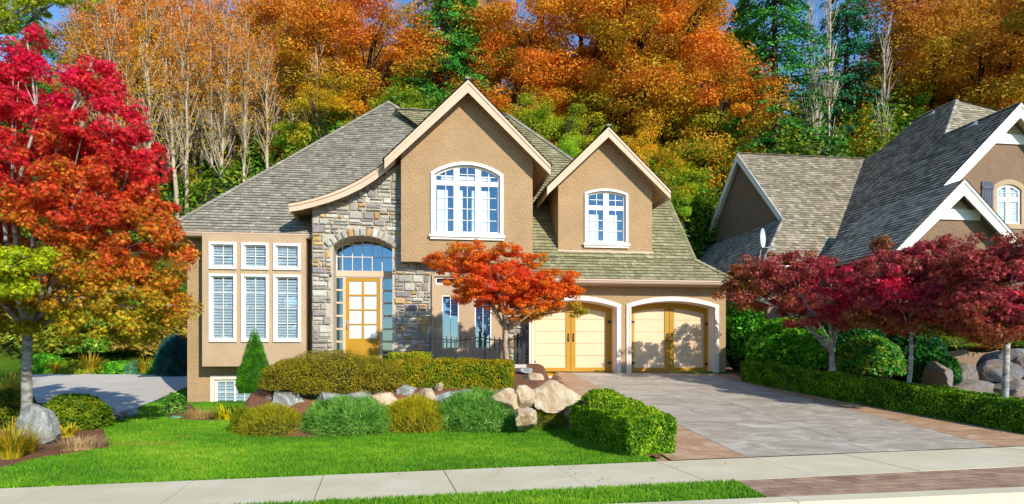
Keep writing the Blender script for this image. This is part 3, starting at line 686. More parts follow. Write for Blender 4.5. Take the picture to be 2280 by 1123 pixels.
# front gable wall of the main mass
wv=gf+.5
slope=ms; eu=V2.x; ez=V2.z
def chev(l,a,r,fh,v0,mat,name='fascia'):
    mb=MB()
    for e in (l,r): mb.prism([e,a,(a[0],a[1]-fh*1.3),(e[0],e[1]-fh)],v0,v0+.05)
    for e in (l,r): mb.prism([(e[0],e[1]+.03),(a[0],a[1]+.03),(a[0],a[1]-.1),(e[0],e[1]-.1)],v0-.035,v0-.001)
    mb.build(name,mat,NB)
L0=(eu,ez-.03); A0=(ridge_u,Gp.z-.03); R0=(2*ridge_u-eu,ez-.03)
chev(L0,A0,R0,.42,gf-.04,'white_paint')
mb=MB(); mb.prism([(L0[0],L0[1]-.03),(A0[0],A0[1]-.03),(R0[0],R0[1]-.03),(R0[0],R0[1]-.12),(A0[0],A0[1]-.16),(L0[0],L0[1]-.12)],gf+.02,gf+6); mb.build('soffit','cream_trim',NB)
# second gable in front
vg2=gf-1.9; a2=UZ(2145,402,vg2); l2=UZ(1992,560,vg2); r2=UZ(2268,540,vg2); 
wg=(a2[0]-l2[0]); r2=(a2[0]+wg,l2[1])
chev(l2,a2,r2,.42,vg2-.04,'white_paint')
mb=MB()
for e in (l2,r2): shingles(mb,[(e[0],vg2-.09,e[1]+.03),(a2[0],vg2-.09,a2[1]+.03),(a2[0],vg2+5,a2[1]+.03),(e[0],vg2+5,e[1]+.03)],SH_D,.2,.16,.34,.03)
mb.prism([(l2[0],l2[1]),(a2[0],a2[1]),(r2[0],r2[1]),(r2[0],r2[1]-.1),(a2[0],a2[1]-.1),(l2[0],l2[1]-.1)],vg2+.02,vg2+4.5,SH_D[0])
mb.build('roof','shingles',NB)
# walls
def tri_wall(l,a,r,v,zb,hl=[]):
    mb=MB(); i=.55; s_=(a[1]-l[1])/(a[0]-l[0]); mb.wall([(l[0]+i,zb),(r[0]-i,zb),(r[0]-i,l[1]+i*s_-.15),(a[0],a[1]-.2),(l[0]+i,l[1]+i*s_-.15)],hl,v,.2); return mb
nw=arch_px(2219,2273,499,423,411,wv); 
mb=tri_wall(L0,A0,R0,wv,0,[AL(nw)]); mb.build('wall','stucco_brown',NB)
mb=tri_wall(l2,a2,r2,vg2+.45,0); mb.box(l2[0]+.55,l2[0]+.75,vg2+.651,gf+.49,0,l2[1]+.3); mb.box(r2[0]-.75,r2[0]-.55,vg2+.651,gf+.49,0,l2[1]+.3); mb.build('wall','stucco_brown',NB)
c2=[(UZ(2222,450,wv)[0],UZ(2241,450,wv)[0]),(UZ(2251,450,wv)[0],UZ(2270,450,wv)[0])]
tz=(UZ(2246,449,wv)[1],UZ(2246,439,wv)[1])
window(nw,wv,c2,tz,.0,False,(1,1),(2,2),True,'glass_sky',parent=NB,fw=.09)
mb=MB(); mb.ring(AL(nw,.2),AL(nw,.0),wv-.04,wv-.003); mb.build('window_surround','smooth_render',NB)
q=rect(2184,405,2210,486,wv); mb=MB(); 
for i in range(5): a_=q[0]+(q[1]-q[0])*i/5; mb.box(a_+.008,a_+(q[1]-q[0])/5-.008,wv-.05,wv-.003,q[2],q[3])
for fz in (.16,.84): z=q[2]+(q[3]-q[2])*fz; mb.box(q[0],q[1],wv-.08,wv-.051,z-.07,z+.07)
mb.build('shutter','shutter_paint',NB)
# gable louvres with white tie board
def louvre(a,l,v,ztop,zbot,half):
    mb=MB(); mb.prism([(a[0]-half,zbot),(a[0]+half,zbot),(a[0],ztop)],v-.02,v-.001); 
    o=mb.build('gable_vent','cream_trim',NB); mb=MB(); z=zbot+.05
    while z<ztop-.08:
        w_=half*(ztop-z)/(ztop-zbot)-.04
        if w_>.03: mb.add([(a[0]-w_,v-.065,z),(a[0]+w_,v-.065,z),(a[0]+w_,v-.024,z+.045),(a[0]-w_,v-.024,z+.045)],[(0,1,2,3)])
        z+=.075
    mb.build('slat','smooth_render',o)
    mb=MB(); g=half*1.75; mb.box(a[0]-g,a[0]+g,v-.07,v-.003,zbot-.42,zbot-.03); mb.build('tie_board','white_paint',NB)
zt_=UZ(2240,268,wv)[1]; zz=UZ(2240,299,wv)[1]; louvre(A0,L0,wv,zt_,zz,(zt_-zz)*1.15)
zz=UZ(2145,466,vg2+.45)[1]; zt_=UZ(2130,434,vg2+.45)[1]; louvre(a2,l2,vg2+.45,zt_,zz,(zt_-zz)*1.15)
# body of wing and gutters
mb=MB(); mb.box(C1.x+.5,V2.x+1,vN0+.5,Bk.y,0,zN0-.1); mb.box(V2.x+.5,2*ridge_u-V2.x-.5,wv+.3,Bk.y+1,0,ez-.1); mb.build('wall','stucco_brown',NB)
mb=MB(); mb.box(C1.x,V2.x+.1,vN0-.1,vN0,zN0-.12,zN0); mb.box(V2.x-.1,V2.x,gf+.1,vN0-.01,ez-.12,ez); mb.box(C1.x,V2.x,vN0+.01,vN0+.5,zN0-.16,zN0-.05); mb.build('gutter','white_paint',NB)
# satellite dish
RW=Matrix.Rotation(YAW,3,'Z')
def LW(p): return RW@Vector(p)+Vector((0,OY,0))
p=LW(PR(1700,572,vN0-.6,zN0-.6,1.0)); p=LW(PV(1694,560,5.6))
dsh=empty('satellite_dish',p,0,'grey satellite dish mounted at the eave of the neighbouring wing roof','satellite dish')
mb=MB(); n=20; rings=5; vs=[]; fs=[]
for i in range(rings+1):
    rr=.42*i/rings
    for j in range(n): a=2*math.pi*j/n; vs.append((rr*math.cos(a)*.8,0-.0+.5*rr*rr,rr*math.sin(a)))
for i in range(rings):
    for j in range(n): fs.append((i*n+j,i*n+(j+1)%n,(i+1)*n+(j+1)%n,(i+1)*n+j))
mb.add(vs,fs); 
rot=Matrix.Rotation(R(50),3,'Z')@Matrix.Rotation(R(180),3,'Z'); mb.v=[tuple(rot@Vector(v_)+Vector((0,0,.55))) for v_ in mb.v]
mb.build('dish','dish_paint',dsh,True)
mb=MB(); mb.tube([(0.05,.5,-.9),(.05,.12,.1),(0,0,.5)],[.03,.03,.03],8); mb.tube([(0,0,.2),(.3,.0,.15),(.48,0,.25)],[.018]*3,6); mb.box(.42,.54,-.05,.05,.22,.36); mb.build('mount','metal',dsh)
# ================================================================= GROUND
def grid_mesh(name,x0,x1,y0,y1,stepx,stepy,fz,mat,inside=None,extra=None):
    xs=np.arange(x0,x1+1e-6,stepx); ys=np.arange(y0,y1+1e-6,stepy); vid={}; vs=[]; fs=[]
    def V_(i,j):
        if (i,j) not in vid: vid[(i,j)]=len(vs); vs.append((xs[i],ys[j],fz(xs[i],ys[j])))
        return vid[(i,j)]
    for i in range(len(xs)-1):
        for j in range(len(ys)-1):
            if inside is None or inside((xs[i]+xs[i+1])/2,(ys[j]+ys[j+1])/2): fs.append((V_(i,j),V_(i+1,j),V_(i+1,j+1),V_(i,j+1)))
    mb=MB(); mb.v=vs; mb.f=fs; return mb
def inpoly(poly,x,y):
    c=False; n=len(poly)
    for i in range(n):
        x0,y0=poly[i][0],poly[i][1]; x1,y1=poly[(i+1)%n][0],poly[(i+1)%n][1]
        if (y0>y)!=(y1>y) and x<(x1-x0)*(y-y0)/(y1-y0)+x0: c=not c
    return c
# plan polygons
sw=lambda X:8.55+.22*X                                   # back edge of pavement
SWW=1.42
drive_poly=[(2.15,sw(2.15)),(10.2,sw(10.2)),(9.35,11.6),(6.75,17.9),(6.9,19.9),(1.0,19.9),(1.35,15.4),(1.5,13.2)]
def Zdrive(X,Y): return T(X,Y)
back_drive=[tuple(G(x,y))[:2] for x,y in ((60,833),(420,836),(418,862),(300,912),(262,930),(215,915),(180,900),(90,900),(40,880))]
centre_bed=[tuple(G(x,y))[:2] for x,y in ((520,925),(540,962),(600,975),(700,975),(860,966),(1000,957),(1150,950),(1240,947),(1310,962),(1360,990),(1400,1014))]+[(2.26,sw(2.26)+.02),(2.12,9.9),(1.6,13.2),(1.3,15.5),(1.0,19.4),(-5.8,18.9),(-5.9,16)]
left_bed=[tuple(G(x,y))[:2] for x,y in ((-150,1075),(0,1046),(80,1024),(160,1012),(246,998),(235,975),(225,930),(180,905),(60,900),(-150,930))]
wall_bed=[tuple(G(x,y))[:2] for x,y in ((372,934),(420,938),(520,940),(560,915),(420,900),(385,905))]
right_bed=[(9.3,11.6),(13,12),(16,16),(14,24),(7.2,24),(6.7,18)]
far_bed=[tuple(G(x,y))[:2] for x,y in ((-150,832),(420,835),(420,826),(-150,820))]
def on_ground(mb):
    return mb
gz=lambda X,Y: T(X,Y)-(.05 if (inpoly(drive_poly,X,Y) or (0>tt(X,Y)>-SWW-.02)) else 0)
def street(X,Y): return Y< 6.32+.165*X+.0
mbg=MB()
def fz(X,Y):
    z=gz(X,Y)
    if Y<6.5+.165*X-.1: z-=.22
    return z-.012
m1=grid_mesh('g',-16,18,3,30,.1,.1,fz,None)
m2=grid_mesh('g',-160,160,30,300,3,3,fz,None)
ring_=[(-600,-400),(600,-400),(600,3),(-600,3)]
mbg=m1; b=len(mbg.v); mbg.v+=m2.v; mbg.f+=[tuple(b+i for i in f) for f in m2.f]
mbg.add([(-900,-900,-.25),(900,-900,-.25),(900,3,-.25),(-900,3,-.25)],[(0,1,2,3)])
for xa,xb in ((-160,-16),(18,160)):
    m=grid_mesh('g',xa,xb,3,30,3,1.5,lambda X,Y:fz(X,Y),None); b=len(mbg.v); mbg.v+=m.v; mbg.f+=[tuple(b+i for i in f) for f in m.f]
zfar=T(0,300); mbg.add([(-900,300,zfar),(900,300,zfar),(900,1500,zfar),(-900,1500,zfar)],[(0,1,2,3)])
tn=NT('ground'); n1=tn.noise(.9,7,.65); c=tn.ramp([(.3,lin('#2c5c08')),(.6,lin('#3f7a0c')),(.8,lin('#5c7a1c'))],n1)
sp=tn.n.new('ShaderNodeSeparateXYZ'); tn.L(tn.obj(),sp.inputs[0])
c=tn.mix(tn.ramp([(.27,(0,0,0)),(.31,(1,1,1))],tn.math('MULTIPLY',sp.outputs[1],.01)),c,tn.ramp([(.35,lin('#33380f')),(.6,lin('#57501c')),(.75,lin('#3b2c12'))],tn.noise(.6,6,.7)))
tn.bsdf(c,.95,tn.bump(tn.noise(12,6,.7),.6,.05),.1); M['ground']=tn.m
tag(mbg.build('ground','ground'),kind='structure')
def sheet(name,poly,off,mat,step=.1,kind='structure',label=None):
    xs=[p[0] for p in poly]; ys=[p[1] for p in poly]
    step=.1; fl=lambda q:math.floor(q*10)/10
    m=grid_mesh(name,fl(min(xs)),max(xs)+.1,fl(min(ys)),max(ys)+.1,step,step,lambda X,Y:T(X,Y)+off,None,lambda x,y:inpoly(poly,x,y))
    return tag(m.build(name,mat),kind=kind)
sheet('mulch_bed',centre_bed,.012,'mulch'); sheet('mulch_bed',left_bed,.012,'mulch'); sheet('mulch_bed',wall_bed,.012,'mulch'); sheet('mulch_bed',right_bed,.010,'mulch',.2)
sheet('side_driveway',back_drive,.014,'concrete_grey',.25)
# paved strips in street coordinates (s along, w across, back edge w=0 growing to the street)
ca,sa=math.cos(math.atan(.22)),math.sin(math.atan(.22))
def ST(s,w,z): return (s*ca+w*sa, 8.55+s*sa-w*ca, z)
def strip_panels(name,s0,s1,w0,w1,z,step,mat,thick=.06,gap=.006,kind='structure',ofs=0):
    mb=MB(); s=s0
    while s<s1:
        e=min(s1,s+step)-gap; vs=[ST(a,b,c) for c in (z-thick,z) for (a,b) in ((s+gap,w0),(e,w0),(e,w1),(s+gap,w1))]
        dz=random.uniform(-.002,.002)
        vs=[(x,y,zz+(dz if i>3 else 0)) for i,(x,y,zz) in enumerate(vs)]
        mb.add(vs,[(4,7,6,5),(0,1,5,4),(1,2,6,5),(2,3,7,6),(3,0,4,7)]); s+=step
    return tag(mb.build(name,mat),kind=kind)
strip_panels('pavement',-30,40,0,SWW,.006,1.53,'concrete')
M['joint']=M['dark']
# brick apron and kerb
def curbY(X): return 6.33+.165*X
ap=[(ST(1.62+.0,SWW+.01,0)[0],ST(1.62,SWW+.01,0)[1])]
a0=G(1622,1061); a1=G(1712,1111)
apron=[(a0.x,a0.y),(a1.x,a1.y),(14,curbY(14)+.02),(14,8.55+.22*14-SWW/ca-.02)]
apron[0]=(a0.x,8.55+.22*a0.x-SWW/ca-.01)
mb=MB(); mb.add([(x,y,.004) for x,y in apron],[(0,1,2,3)]); tag(mb.build('brick_apron','paver'),kind='structure')
mb=MB()
x=-24
while x<30:
    x2=x+3-.012; vs=[]
    for xx in (x,x2):
        for dy,z in ((0,.0),(0,.012),(-.24,.012),(-.275,-.01),(-.30,-.12),(-.31,-.25)): vs.append((xx,curbY(xx)+dy,z))
    n=6; mb.add(vs,[(i,i+1,i+1+n,i+n) for i in range(n-1)]+[(0,1,2,3,4,5),(11,10,9,8,7,6)]); x+=3
tag(mb.build('kerb','concrete'),kind='structure')
mb=MB(); mb.add([(-60,curbY(-60)-.29,-.118),(60,curbY(60)-.29,-.118),(60,-14,-.118),(-60,-14,-.118)],[(0,1,2,3)]); tag(mb.build('road','asphalt'),kind='structure')
# drive: grey field in slabs and brown borders
def dpt(px,py): 
    p=G(px,py); return (p.x,p.y)
def lerp(a,b,t): return (a[0]+(b[0]-a[0])*t,a[1]+(b[1]-a[1])*t)
fieldL=(dpt(1300,850),dpt(1652,1014)); 
gj=(dpt(1700,926),dpt(1935,1003)); gr_=(dpt(2000,944),dpt(2208,992))
dY=lambda X:sw(X)+.012
bl=(2.1,sw(2.1)+.012)
def drape(name,poly,mat,off,step=.2):
    return sheet(name,poly,off,mat,step)
# rows of slabs between curves; left curve, joint, right curve at parameter t (0 house, 1 street)
tl=(1.75,19.3); onp=lambda p:(p[0],sw(p[0])+.006); cl=onp(dpt(1652,1013)); cm=onp(dpt(1935,1003)); cr=onp(dpt(2208,992))
tm=(4.05,19.4); tr_=(6.2,19.2); 
def quad_slab(mb,a,b,c,d,off=.016,g=.008,n=5):
    # bilinear patch a-b (front) d-c (back), draped
    vs=[]; 
    for i in range(n+1):
        for j in range(n+1):
            p=lerp(lerp(a,b,i/n),lerp(d,c,i/n),j/n); vs.append((p[0],p[1],T(p[0],p[1])+off))
    mb.add(vs,[(i*(n+1)+j,(i+1)*(n+1)+j,(i+1)*(n+1)+j+1,i*(n+1)+j+1) for i in range(n) for j in range(n)])
def inset(a,b,c,d,g):
    cx=(a[0]+b[0]+c[0]+d[0])/4; cy=(a[1]+b[1]+c[1]+d[1])/4
    f=lambda p:(p[0]+(cx-p[0])/max(.01,math.hypot(cx-p[0],cy-p[1]))*g,p[1]+(cy-p[1])/max(.01,math.hypot(cx-p[0],cy-p[1]))*g)
    return f(a),f(b),f(c),f(d)
mbf=MB(); mbb=MB(); NS=4
lo=(2.3,sw(2.3)+.006); lh=(1.0,19.85); ro=(10.15,sw(10.15)+.006); rh=(7.0,19.9)
rmid=(8.0,15.0)
def Lc(t): return lerp(tl,cl,t)
def Mc(t): return lerp(tm,cm,t)
def Rc(t): return lerp(tr_,cr,t)
def Lo(t):
    return lerp((1.0,19.85),(1.55,13.2),t/.62) if t<.62 else lerp((1.55,13.2),lo,(t-.62)/.38)
def Ro(t): return lerp(lerp(rh,(6.75,17.9),min(1,t/.25)),ro,max(0,(t-.25)/.75))
for i in range(NS):
    t0,t1=i/NS,(i+1)/NS
    for A_,B_,m in ((Lo,Lc,mbb),(Lc,Mc,mbf),(Mc,Rc,mbf),(Rc,Ro,mbb)):
        quad_slab(m,*inset(A_(t1),B_(t1),B_(t0),A_(t0),.009),off=.012,n=6)
# threshold strip by the doors
quad_slab(mbb,(1.0,19.35+.5),(7.0,19.95+.4),(7.0,20.6),(1.0,20.1),off=.014)
tag(mbf.build('driveway','drive_grey'),kind='structure'); tag(mbb.build('driveway_border','drive_brown'),kind='structure')
sheet('driveway_bed',drive_poly,-.012,'drive_brown',.2)
# patio in front of the stone wall
q0,q1=PV(880,700,-1.9),PV(1176,700,-1.9); mb=MB(); mb.box(q0.x-2.3,q1.x,-1.9,.415,.4,1.12); o=mb.build('patio','concrete_grey'); o.location=(0,OY,0); o.rotation_euler=(0,0,YAW); tag(o,kind='structure')
# ================================================================= VEGETATION TOOLS
def leafmesh(name,cen,nrm,size,col,shape='quad',mat='leaf',parent=None,spin=None,droop=None):
    N=len(cen)
    if shape=='quad': tv=np.array([[-.5,0,0],[0,-.32,0],[.5,0,0],[0,.32,0]]); tf=[[0,1,2,3]]
    elif shape=='leaf': tv=np.array([[-.5,0,0],[-.1,-.24,.06],[.5,0,0],[-.1,.24,.06]]); tf=[[0,1,2],[0,2,3]]
    elif shape=='star':
        tv=[[0,0,0]]; tf=[]
        for i,(a,l) in enumerate(((-2.0,.42),(-1.0,.6),(0,.75),(1.0,.6),(2.0,.42))):
            b=len(tv); tv+=[[.17*math.cos(a-.62),.17*math.sin(a-.62),0.02],[l*math.cos(a),l*math.sin(a),-.08],[.17*math.cos(a+.62),.17*math.sin(a+.62),.02]]; tf.append([0,b,b+1,b+2])
        tv=np.array(tv)
    elif shape=='blade': tv=np.array([[0,-.13,0],[1,0,0],[0,.13,0]]); tf=[[0,1,2]]
    elif shape=='needle': tv=np.array([[0,-.05,0],[1,0,0],[0,.05,0]]); tf=[[0,1,2]]
    elif shape=='spray': 
        tv=[];tf=[]
        for a in (-.7,-.25,.25,.7): b=len(tv); c_,s_=math.cos(a),math.sin(a); tv+=[[s_*.06,-c_*.06,0],[c_,s_,0.05],[-s_*.06,c_*.06,0]]; tf.append([b,b+1,b+2])
        tv=np.array(tv)
    kf=len(tf[0]); K=len(tv)
    n=nrm/np.maximum(1e-6,np.linalg.norm(nrm,axis=1,keepdims=True))
    if spin is None: r=rng.normal(size=(N,3))
    else: r=spin
    x=r-n*np.sum(r*n,axis=1,keepdims=True); x/=np.maximum(1e-6,np.linalg.norm(x,axis=1,keepdims=True)); y=np.cross(n,x)
    sz=np.asarray(size).reshape(-1,1,1)*np.ones((N,1,1))
    vs=cen[:,None,:]+sz*(tv[None,:,0:1]*x[:,None,:]+tv[None,:,1:2]*y[:,None,:]+tv[None,:,2:3]*n[:,None,:])
    vs=vs.reshape(-1,3).astype(np.float32)
    idx=(np.array(tf)[None]+ (np.arange(N)*K)[:,None,None]).reshape(-1)
    me=bpy.data.meshes.new(name); me.vertices.add(len(vs)); me.vertices.foreach_set('co',vs.ravel())
    me.loops.add(len(idx)); me.loops.foreach_set('vertex_index',idx.astype(np.int32))
    nf=len(idx)//kf; me.polygons.add(nf); me.polygons.foreach_set('loop_start',(np.arange(nf)*kf).astype(np.int32))
    try: me.polygons.foreach_set('loop_total',np.full(nf,kf,np.int32))
    except Exception: pass
    me.update(calc_edges=True)
    a=me.color_attributes.new('col','FLOAT_COLOR','POINT'); cc=np.ones((len(vs),4),np.float32); cc[:,:3]=np.repeat(np.clip(col,0,1),K,axis=0); a.data.foreach_set('color',cc.ravel())
    me.materials.append(M[mat])
    if parent is False: return me
    o=bpy.data.objects.new(name,me); COL.objects.link(o)
    if parent: o.parent=parent
    return o
def blend_cols(cols,t,jit=.12):
    """cols: list of colours, t in 0..1 array"""
    C=np.array(cols); t=np.clip(t,0,1)*(len(C)-1); i=np.minimum(t.astype(int),len(C)-2); f=(t-i)[:,None]
    c=C[i]*(1-f)+C[i+1]*f
    return c*np.exp(rng.normal(0,jit*1.6,(len(t),1)))*np.exp(rng.normal(0,jit*.5,(len(t),3)))
def clusters_in(ells,dens_n,seed):
    """cluster centres inside a union of ellipsoids (cx,cy,cz,rx,ry,rz,weight)"""
    r=np.random.default_rng(seed); out=[]
    wt=np.array([e[3]*e[4]*e[5] for e in ells])**(2/3); wt/=wt.sum()
    for e,w_ in zip(ells,wt):
        m=max(2 if dens_n<300 else 12,int(dens_n*w_)); d=r.normal(size=(m,3)); d/=np.linalg.norm(d,axis=1,keepdims=True); rad=r.uniform(.35,1,m)**.6
        out.append(np.array(e[:3])+d*rad[:,None]*np.array(e[3:6]))
    return np.concatenate(out)
def puff(cen,per,rad,flat,seed,up=.5):
    r=np.random.default_rng(seed); n=len(cen)*per; c=np.repeat(cen,per,axis=0); d=r.normal(size=(n,3)); d/=np.linalg.norm(d,axis=1,keepdims=True)
    rr=r.uniform(.15,1,n)**.5; rs=np.repeat(r.uniform(.6,1.3,len(cen)),per)*rad
    off=d*(rr*rs)[:,None]; off[:,2]*=flat
    nr=d*.8+r.normal(size=(n,3))*.55; nr[:,2]+=up
    return c+off,nr,np.repeat(np.arange(len(cen)),per)
def limb_tree(mb,base,fork,tips,r0,seed,n=8,jit=.08,subs=None,rt=.012):
    rr=random.Random(seed); base=Vector(base); fork=Vector(fork)
    path=[base+(fork-base)*t+Vector((rr.uniform(-1,1),rr.uniform(-1,1),0))*jit*(0 if t in (0,1) else 1) for t in (0,.3,.65,1)]
    mb.tube(path,[r0*1.35,r0,r0*.9,r0*.78],n)
    for t in tips:
        t=Vector(t); L=(t-fork).length; m1=fork+(t-fork)*.33+Vector((0,0,L*.10)); m2=fork+(t-fork)*.7+Vector((rr.uniform(-1,1),rr.uniform(-1,1),.8))*L*.05
        m1+=Vector((rr.uniform(-1,1),rr.uniform(-1,1),0))*L*.05
        mb.tube([fork-Vector((0,0,.04)),m1,m2,t],[r0*.55,r0*.4,r0*.22,rt],6)
        if subs is not None:
            for s_ in sorted(subs,key=lambda q:(Vector(q)-t).length)[:3]:
                s_=Vector(s_); st=m2 if rr.random()<.6 else m1; mb.tube([st,(st+s_)/2+Vector((0,0,.05)),s_],[r0*.2,r0*.12,rt*.6],5)
# ================================================================= PLANTS
def nz(P,s=1.0,o=0):
    return np.array([noise.noise(Vector((p[0]*s+o,p[1]*s,p[2]*s))) for p in P])
def ELL(px,py,D,rx,rz,ry=None):
    c=W(px,py,D); f=D/F; return (c.x,c.y,c.z,rx*f,(ry if ry else rx*f*.9),rz*f)
def near_tree(name,label,cat,base,fork,tips,r0,ells,ncl,per,rad,flat,size,cols,tfun,bark,seed,shape='star',group=None,jit=.12,up=.5,D=None):
    r=empty(name,base,0,label,cat,group); b=Vector(base)
    cl=clusters_in(ells,ncl,seed); P,Nr,ci=puff(cl,per,rad,flat,seed+1,up)
    t=tfun(P,ci,cl)+rng.normal(0,.10,len(P)); C=blend_cols(cols,t,jit)
    sz=size*rng.uniform(.65,1.25,len(P))
    o=leafmesh('crown',P-np.array(b),Nr,sz,C,shape,'leaf',r)
    mb=MB(); limb_tree(mb,(0,0,0),Vector(fork)-b,[Vector(t_)-b for t_ in tips],r0,seed,9,.06,[tuple(Vector(c)-b) for c in cl[::(9 if seed==11 else 3)]])
    mb.build('trunk',bark,r,True); return r
# ---- red tree at the left
D=12.1; ells=[ELL(62,118,D,24,62,.3),(ELL(15,215,D,60,95,1.0)),ELL(150,195,D,26,65,.4),ELL(208,165,D-.3,24,70,.35),ELL(110,300,D,95,75,1.3),ELL(266,255,D-.4,28,68,.4),ELL(314,325,D,30,68,.5),ELL(290,400,D,60,60,.8),ELL(25,190,D,22,60,.4),ELL(220,350,D,95,90,1.3),ELL(60,370,D,130,110,1.6),
 ELL(180,450,D,150,100,1.6),ELL(40,510,D,140,120,1.8),ELL(270,530,D,120,90,1.5),ELL(330,470,D,70,60,.9),ELL(150,620,D,170,90,1.7),ELL(300,650,D,115,75,1.2),ELL(372,700,D,50,40,.6),ELL(40,680,D,120,70,1.5),ELL(240,725,D,140,35,1.2),ELL(385,560,D,32,60,.5),ELL(-90,420,D,110,260,1.6),ELL(-60,650,D,110,90,1.6)]
bz=G(52,962); base=(bz.x,bz.y,bz.z-.1)
def tf(P,ci,cl):
    n=nz(cl[:, :3],.9,5)[ci]*.32; return (7.3-P[:,2])/5.2+n
near_tree('red_maple_tree','large crimson and rust leaved tree growing beside the grey boulder at the left','tree',base,W(62,735,D),[W(x,y,D+d) for x,y,d in ((60,90,0),(150,190,.3),(208,130,-.2),(262,215,-.3),(308,300,0),(350,480,.2),(385,680,-.3),(300,640,-.8),(20,300,.4),(-80,400,.5),(120,560,-1),(200,600,.9),(-60,640,.5))],.10,ells,800,120,.22,.8,.092,
 [lin(c) for c in ('#e01c50','#dc2448','#d82e34','#d24a28','#cc6a26','#c48e20','#a8a024')],tf,'bark_grey',11,jit=.18)
# ---- orange maple on the patio bed
D=16.7; ells=[ELL(1035,560,D,45,28,.6),ELL(985,582,D,38,28,.5),ELL(1090,590,D,60,34,.8),ELL(1110,640,D,90,50,1.1),ELL(1050,620,D,62,40,.8),ELL(1190,580,D,26,20,.3),ELL(1180,640,D,85,45,1.0),ELL(1245,660,D,58,28,.7),ELL(1170,690,D,80,28,.8),ELL(1060,660,D,60,22,.7),ELL(1285,690,D-.2,22,14,.3),ELL(1130,560,D,28,18,.4),ELL(1240,620,D,45,26,.6)]
bz=W(1128,815,D); base=(bz.x,bz.y,T(bz.x,bz.y)-.05)
ctr=W(1115,640,D)
def tf(P,ci,cl):
    d=np.sqrt(((P[:,0]-ctr.x)/1.5)**2+((P[:,2]-ctr.z)/1.0)**2); n=nz(cl,1.4,9)[ci]*.4; return .12+d*.45+n+np.clip((3.0-P[:,2])*.5,0,1)
near_tree('orange_maple_tree','small spreading orange and red maple in front of the stone wall and black railing','tree',base,W(1127,735,D),[W(x,y,D+d) for x,y,d in ((1085,690,0),(1050,620,.3),(1090,590,-.2),(1000,590,0),(1180,665,.1),(1240,640,-.2),(1190,585,.2),(1280,690,0),(1130,640,.5),(1110,610,-.6))],.068,ells,560,115,.17,.5,.064,
 [lin(c) for c in ('#e83440','#ec5028','#ea6420','#e4781c','#d8881c','#a8982a')],tf,'bark_maple',21,jit=.13)
# ---- burgundy maples along the right hedge
def tfp(cx,cz,rr):
    def f(P,ci,cl):
        n=nz(cl,1.2,3)[ci]*.55; d=np.sqrt((P[:,0]-cx)**2+(P[:,2]-cz)**2)/rr; return .1+d*.45+n+np.clip((2.75-P[:,2])*.5,0,1)
    return f
PC=[lin(c) for c in ('#d0244c','#ac3c50','#a44648','#98483a','#a05a38','#7c5e28')]
def pm(label,bx,by,D,ells,fork,tips,r0,seed,cc):
    b_=W(bx,by,D); base=(b_.x,b_.y,T(b_.x,b_.y)-.08); c_=W(cc[0],cc[1],D)
    near_tree('burgundy_maple_tree',label,'tree',base,fork,tips,r0,ells,330,95,.2,.6,.085,PC,tfp(c_.x,c_.z,1.3),'bark_grey',seed,jit=.22,group='burgundy maples along the clipped hedge')
D=15.9
pm('burgundy maple with a forked trunk nearest the garage, behind the long clipped hedge',1858,840,D,[ELL(1650,645,D,50,38,.6),ELL(1690,610,D,62,40,.9),ELL(1740,600,D,70,45,1.1),ELL(1720,665,D,80,45,1.0),ELL(1820,620,D,80,45,1.2),ELL(1840,680,D,110,50,1.3),ELL(1930,640,D,80,60,1.1),ELL(1900,700,D,70,35,1.0),ELL(1790,700,D,70,30,.9),ELL(1962,555,D,14,30,.2),ELL(1700,640,D+1.7,60,50,.8),ELL(1760,605,D+1.6,70,50,.8),ELL(1680,600,D+.9,50,40,.7)],W(1852,785,D),[W(x,y,D+d) for x,y,d in ((1790,720,0),(1700,640,.3),(1760,610,-.3),(1870,700,0),(1930,640,.2),(1840,640,-.4),(1660,650,0))],.075,31,(1840,660))
D=13.9
pm('burgundy maple with a straight pale trunk, second of the row behind the clipped hedge',2030,862,D,[ELL(1960,610,D,60,45,.8),ELL(2030,585,D,62,42,.9),ELL(2110,570,D,60,42,.9),ELL(2000,670,D,85,55,1.1),ELL(2090,660,D,85,60,1.1),ELL(2140,620,D,60,60,.9),ELL(2050,720,D,90,32,1.0),ELL(1940,700,D,45,35,.7)],W(2029,745,D),[W(x,y,D+d) for x,y,d in ((1970,640,0),(2030,600,.3),(2100,590,-.3),(2130,650,0),(2040,660,-.5))],.05,41,(1960,640))
D=12.0
pm('burgundy maple with a pale trunk at the right edge, nearest the pavement',2247,898,D,[ELL(2150,590,D,55,50,.7),ELL(2200,620,D,75,60,.9),ELL(2262,560,D,50,45,.8),ELL(2320,600,D,80,70,1.0),ELL(2170,690,D,70,50,.8),ELL(2260,690,D,90,55,1.0),ELL(2360,680,D,80,60,1.0),ELL(2240,740,D,90,25,.8)],W(2243,760,D),[W(x,y,D+d) for x,y,d in ((2170,640,0),(2230,600,.3),(2270,560,-.3),(2320,640,0),(2360,690,-.2),(2190,690,.3))],.062,51,(2200,700))
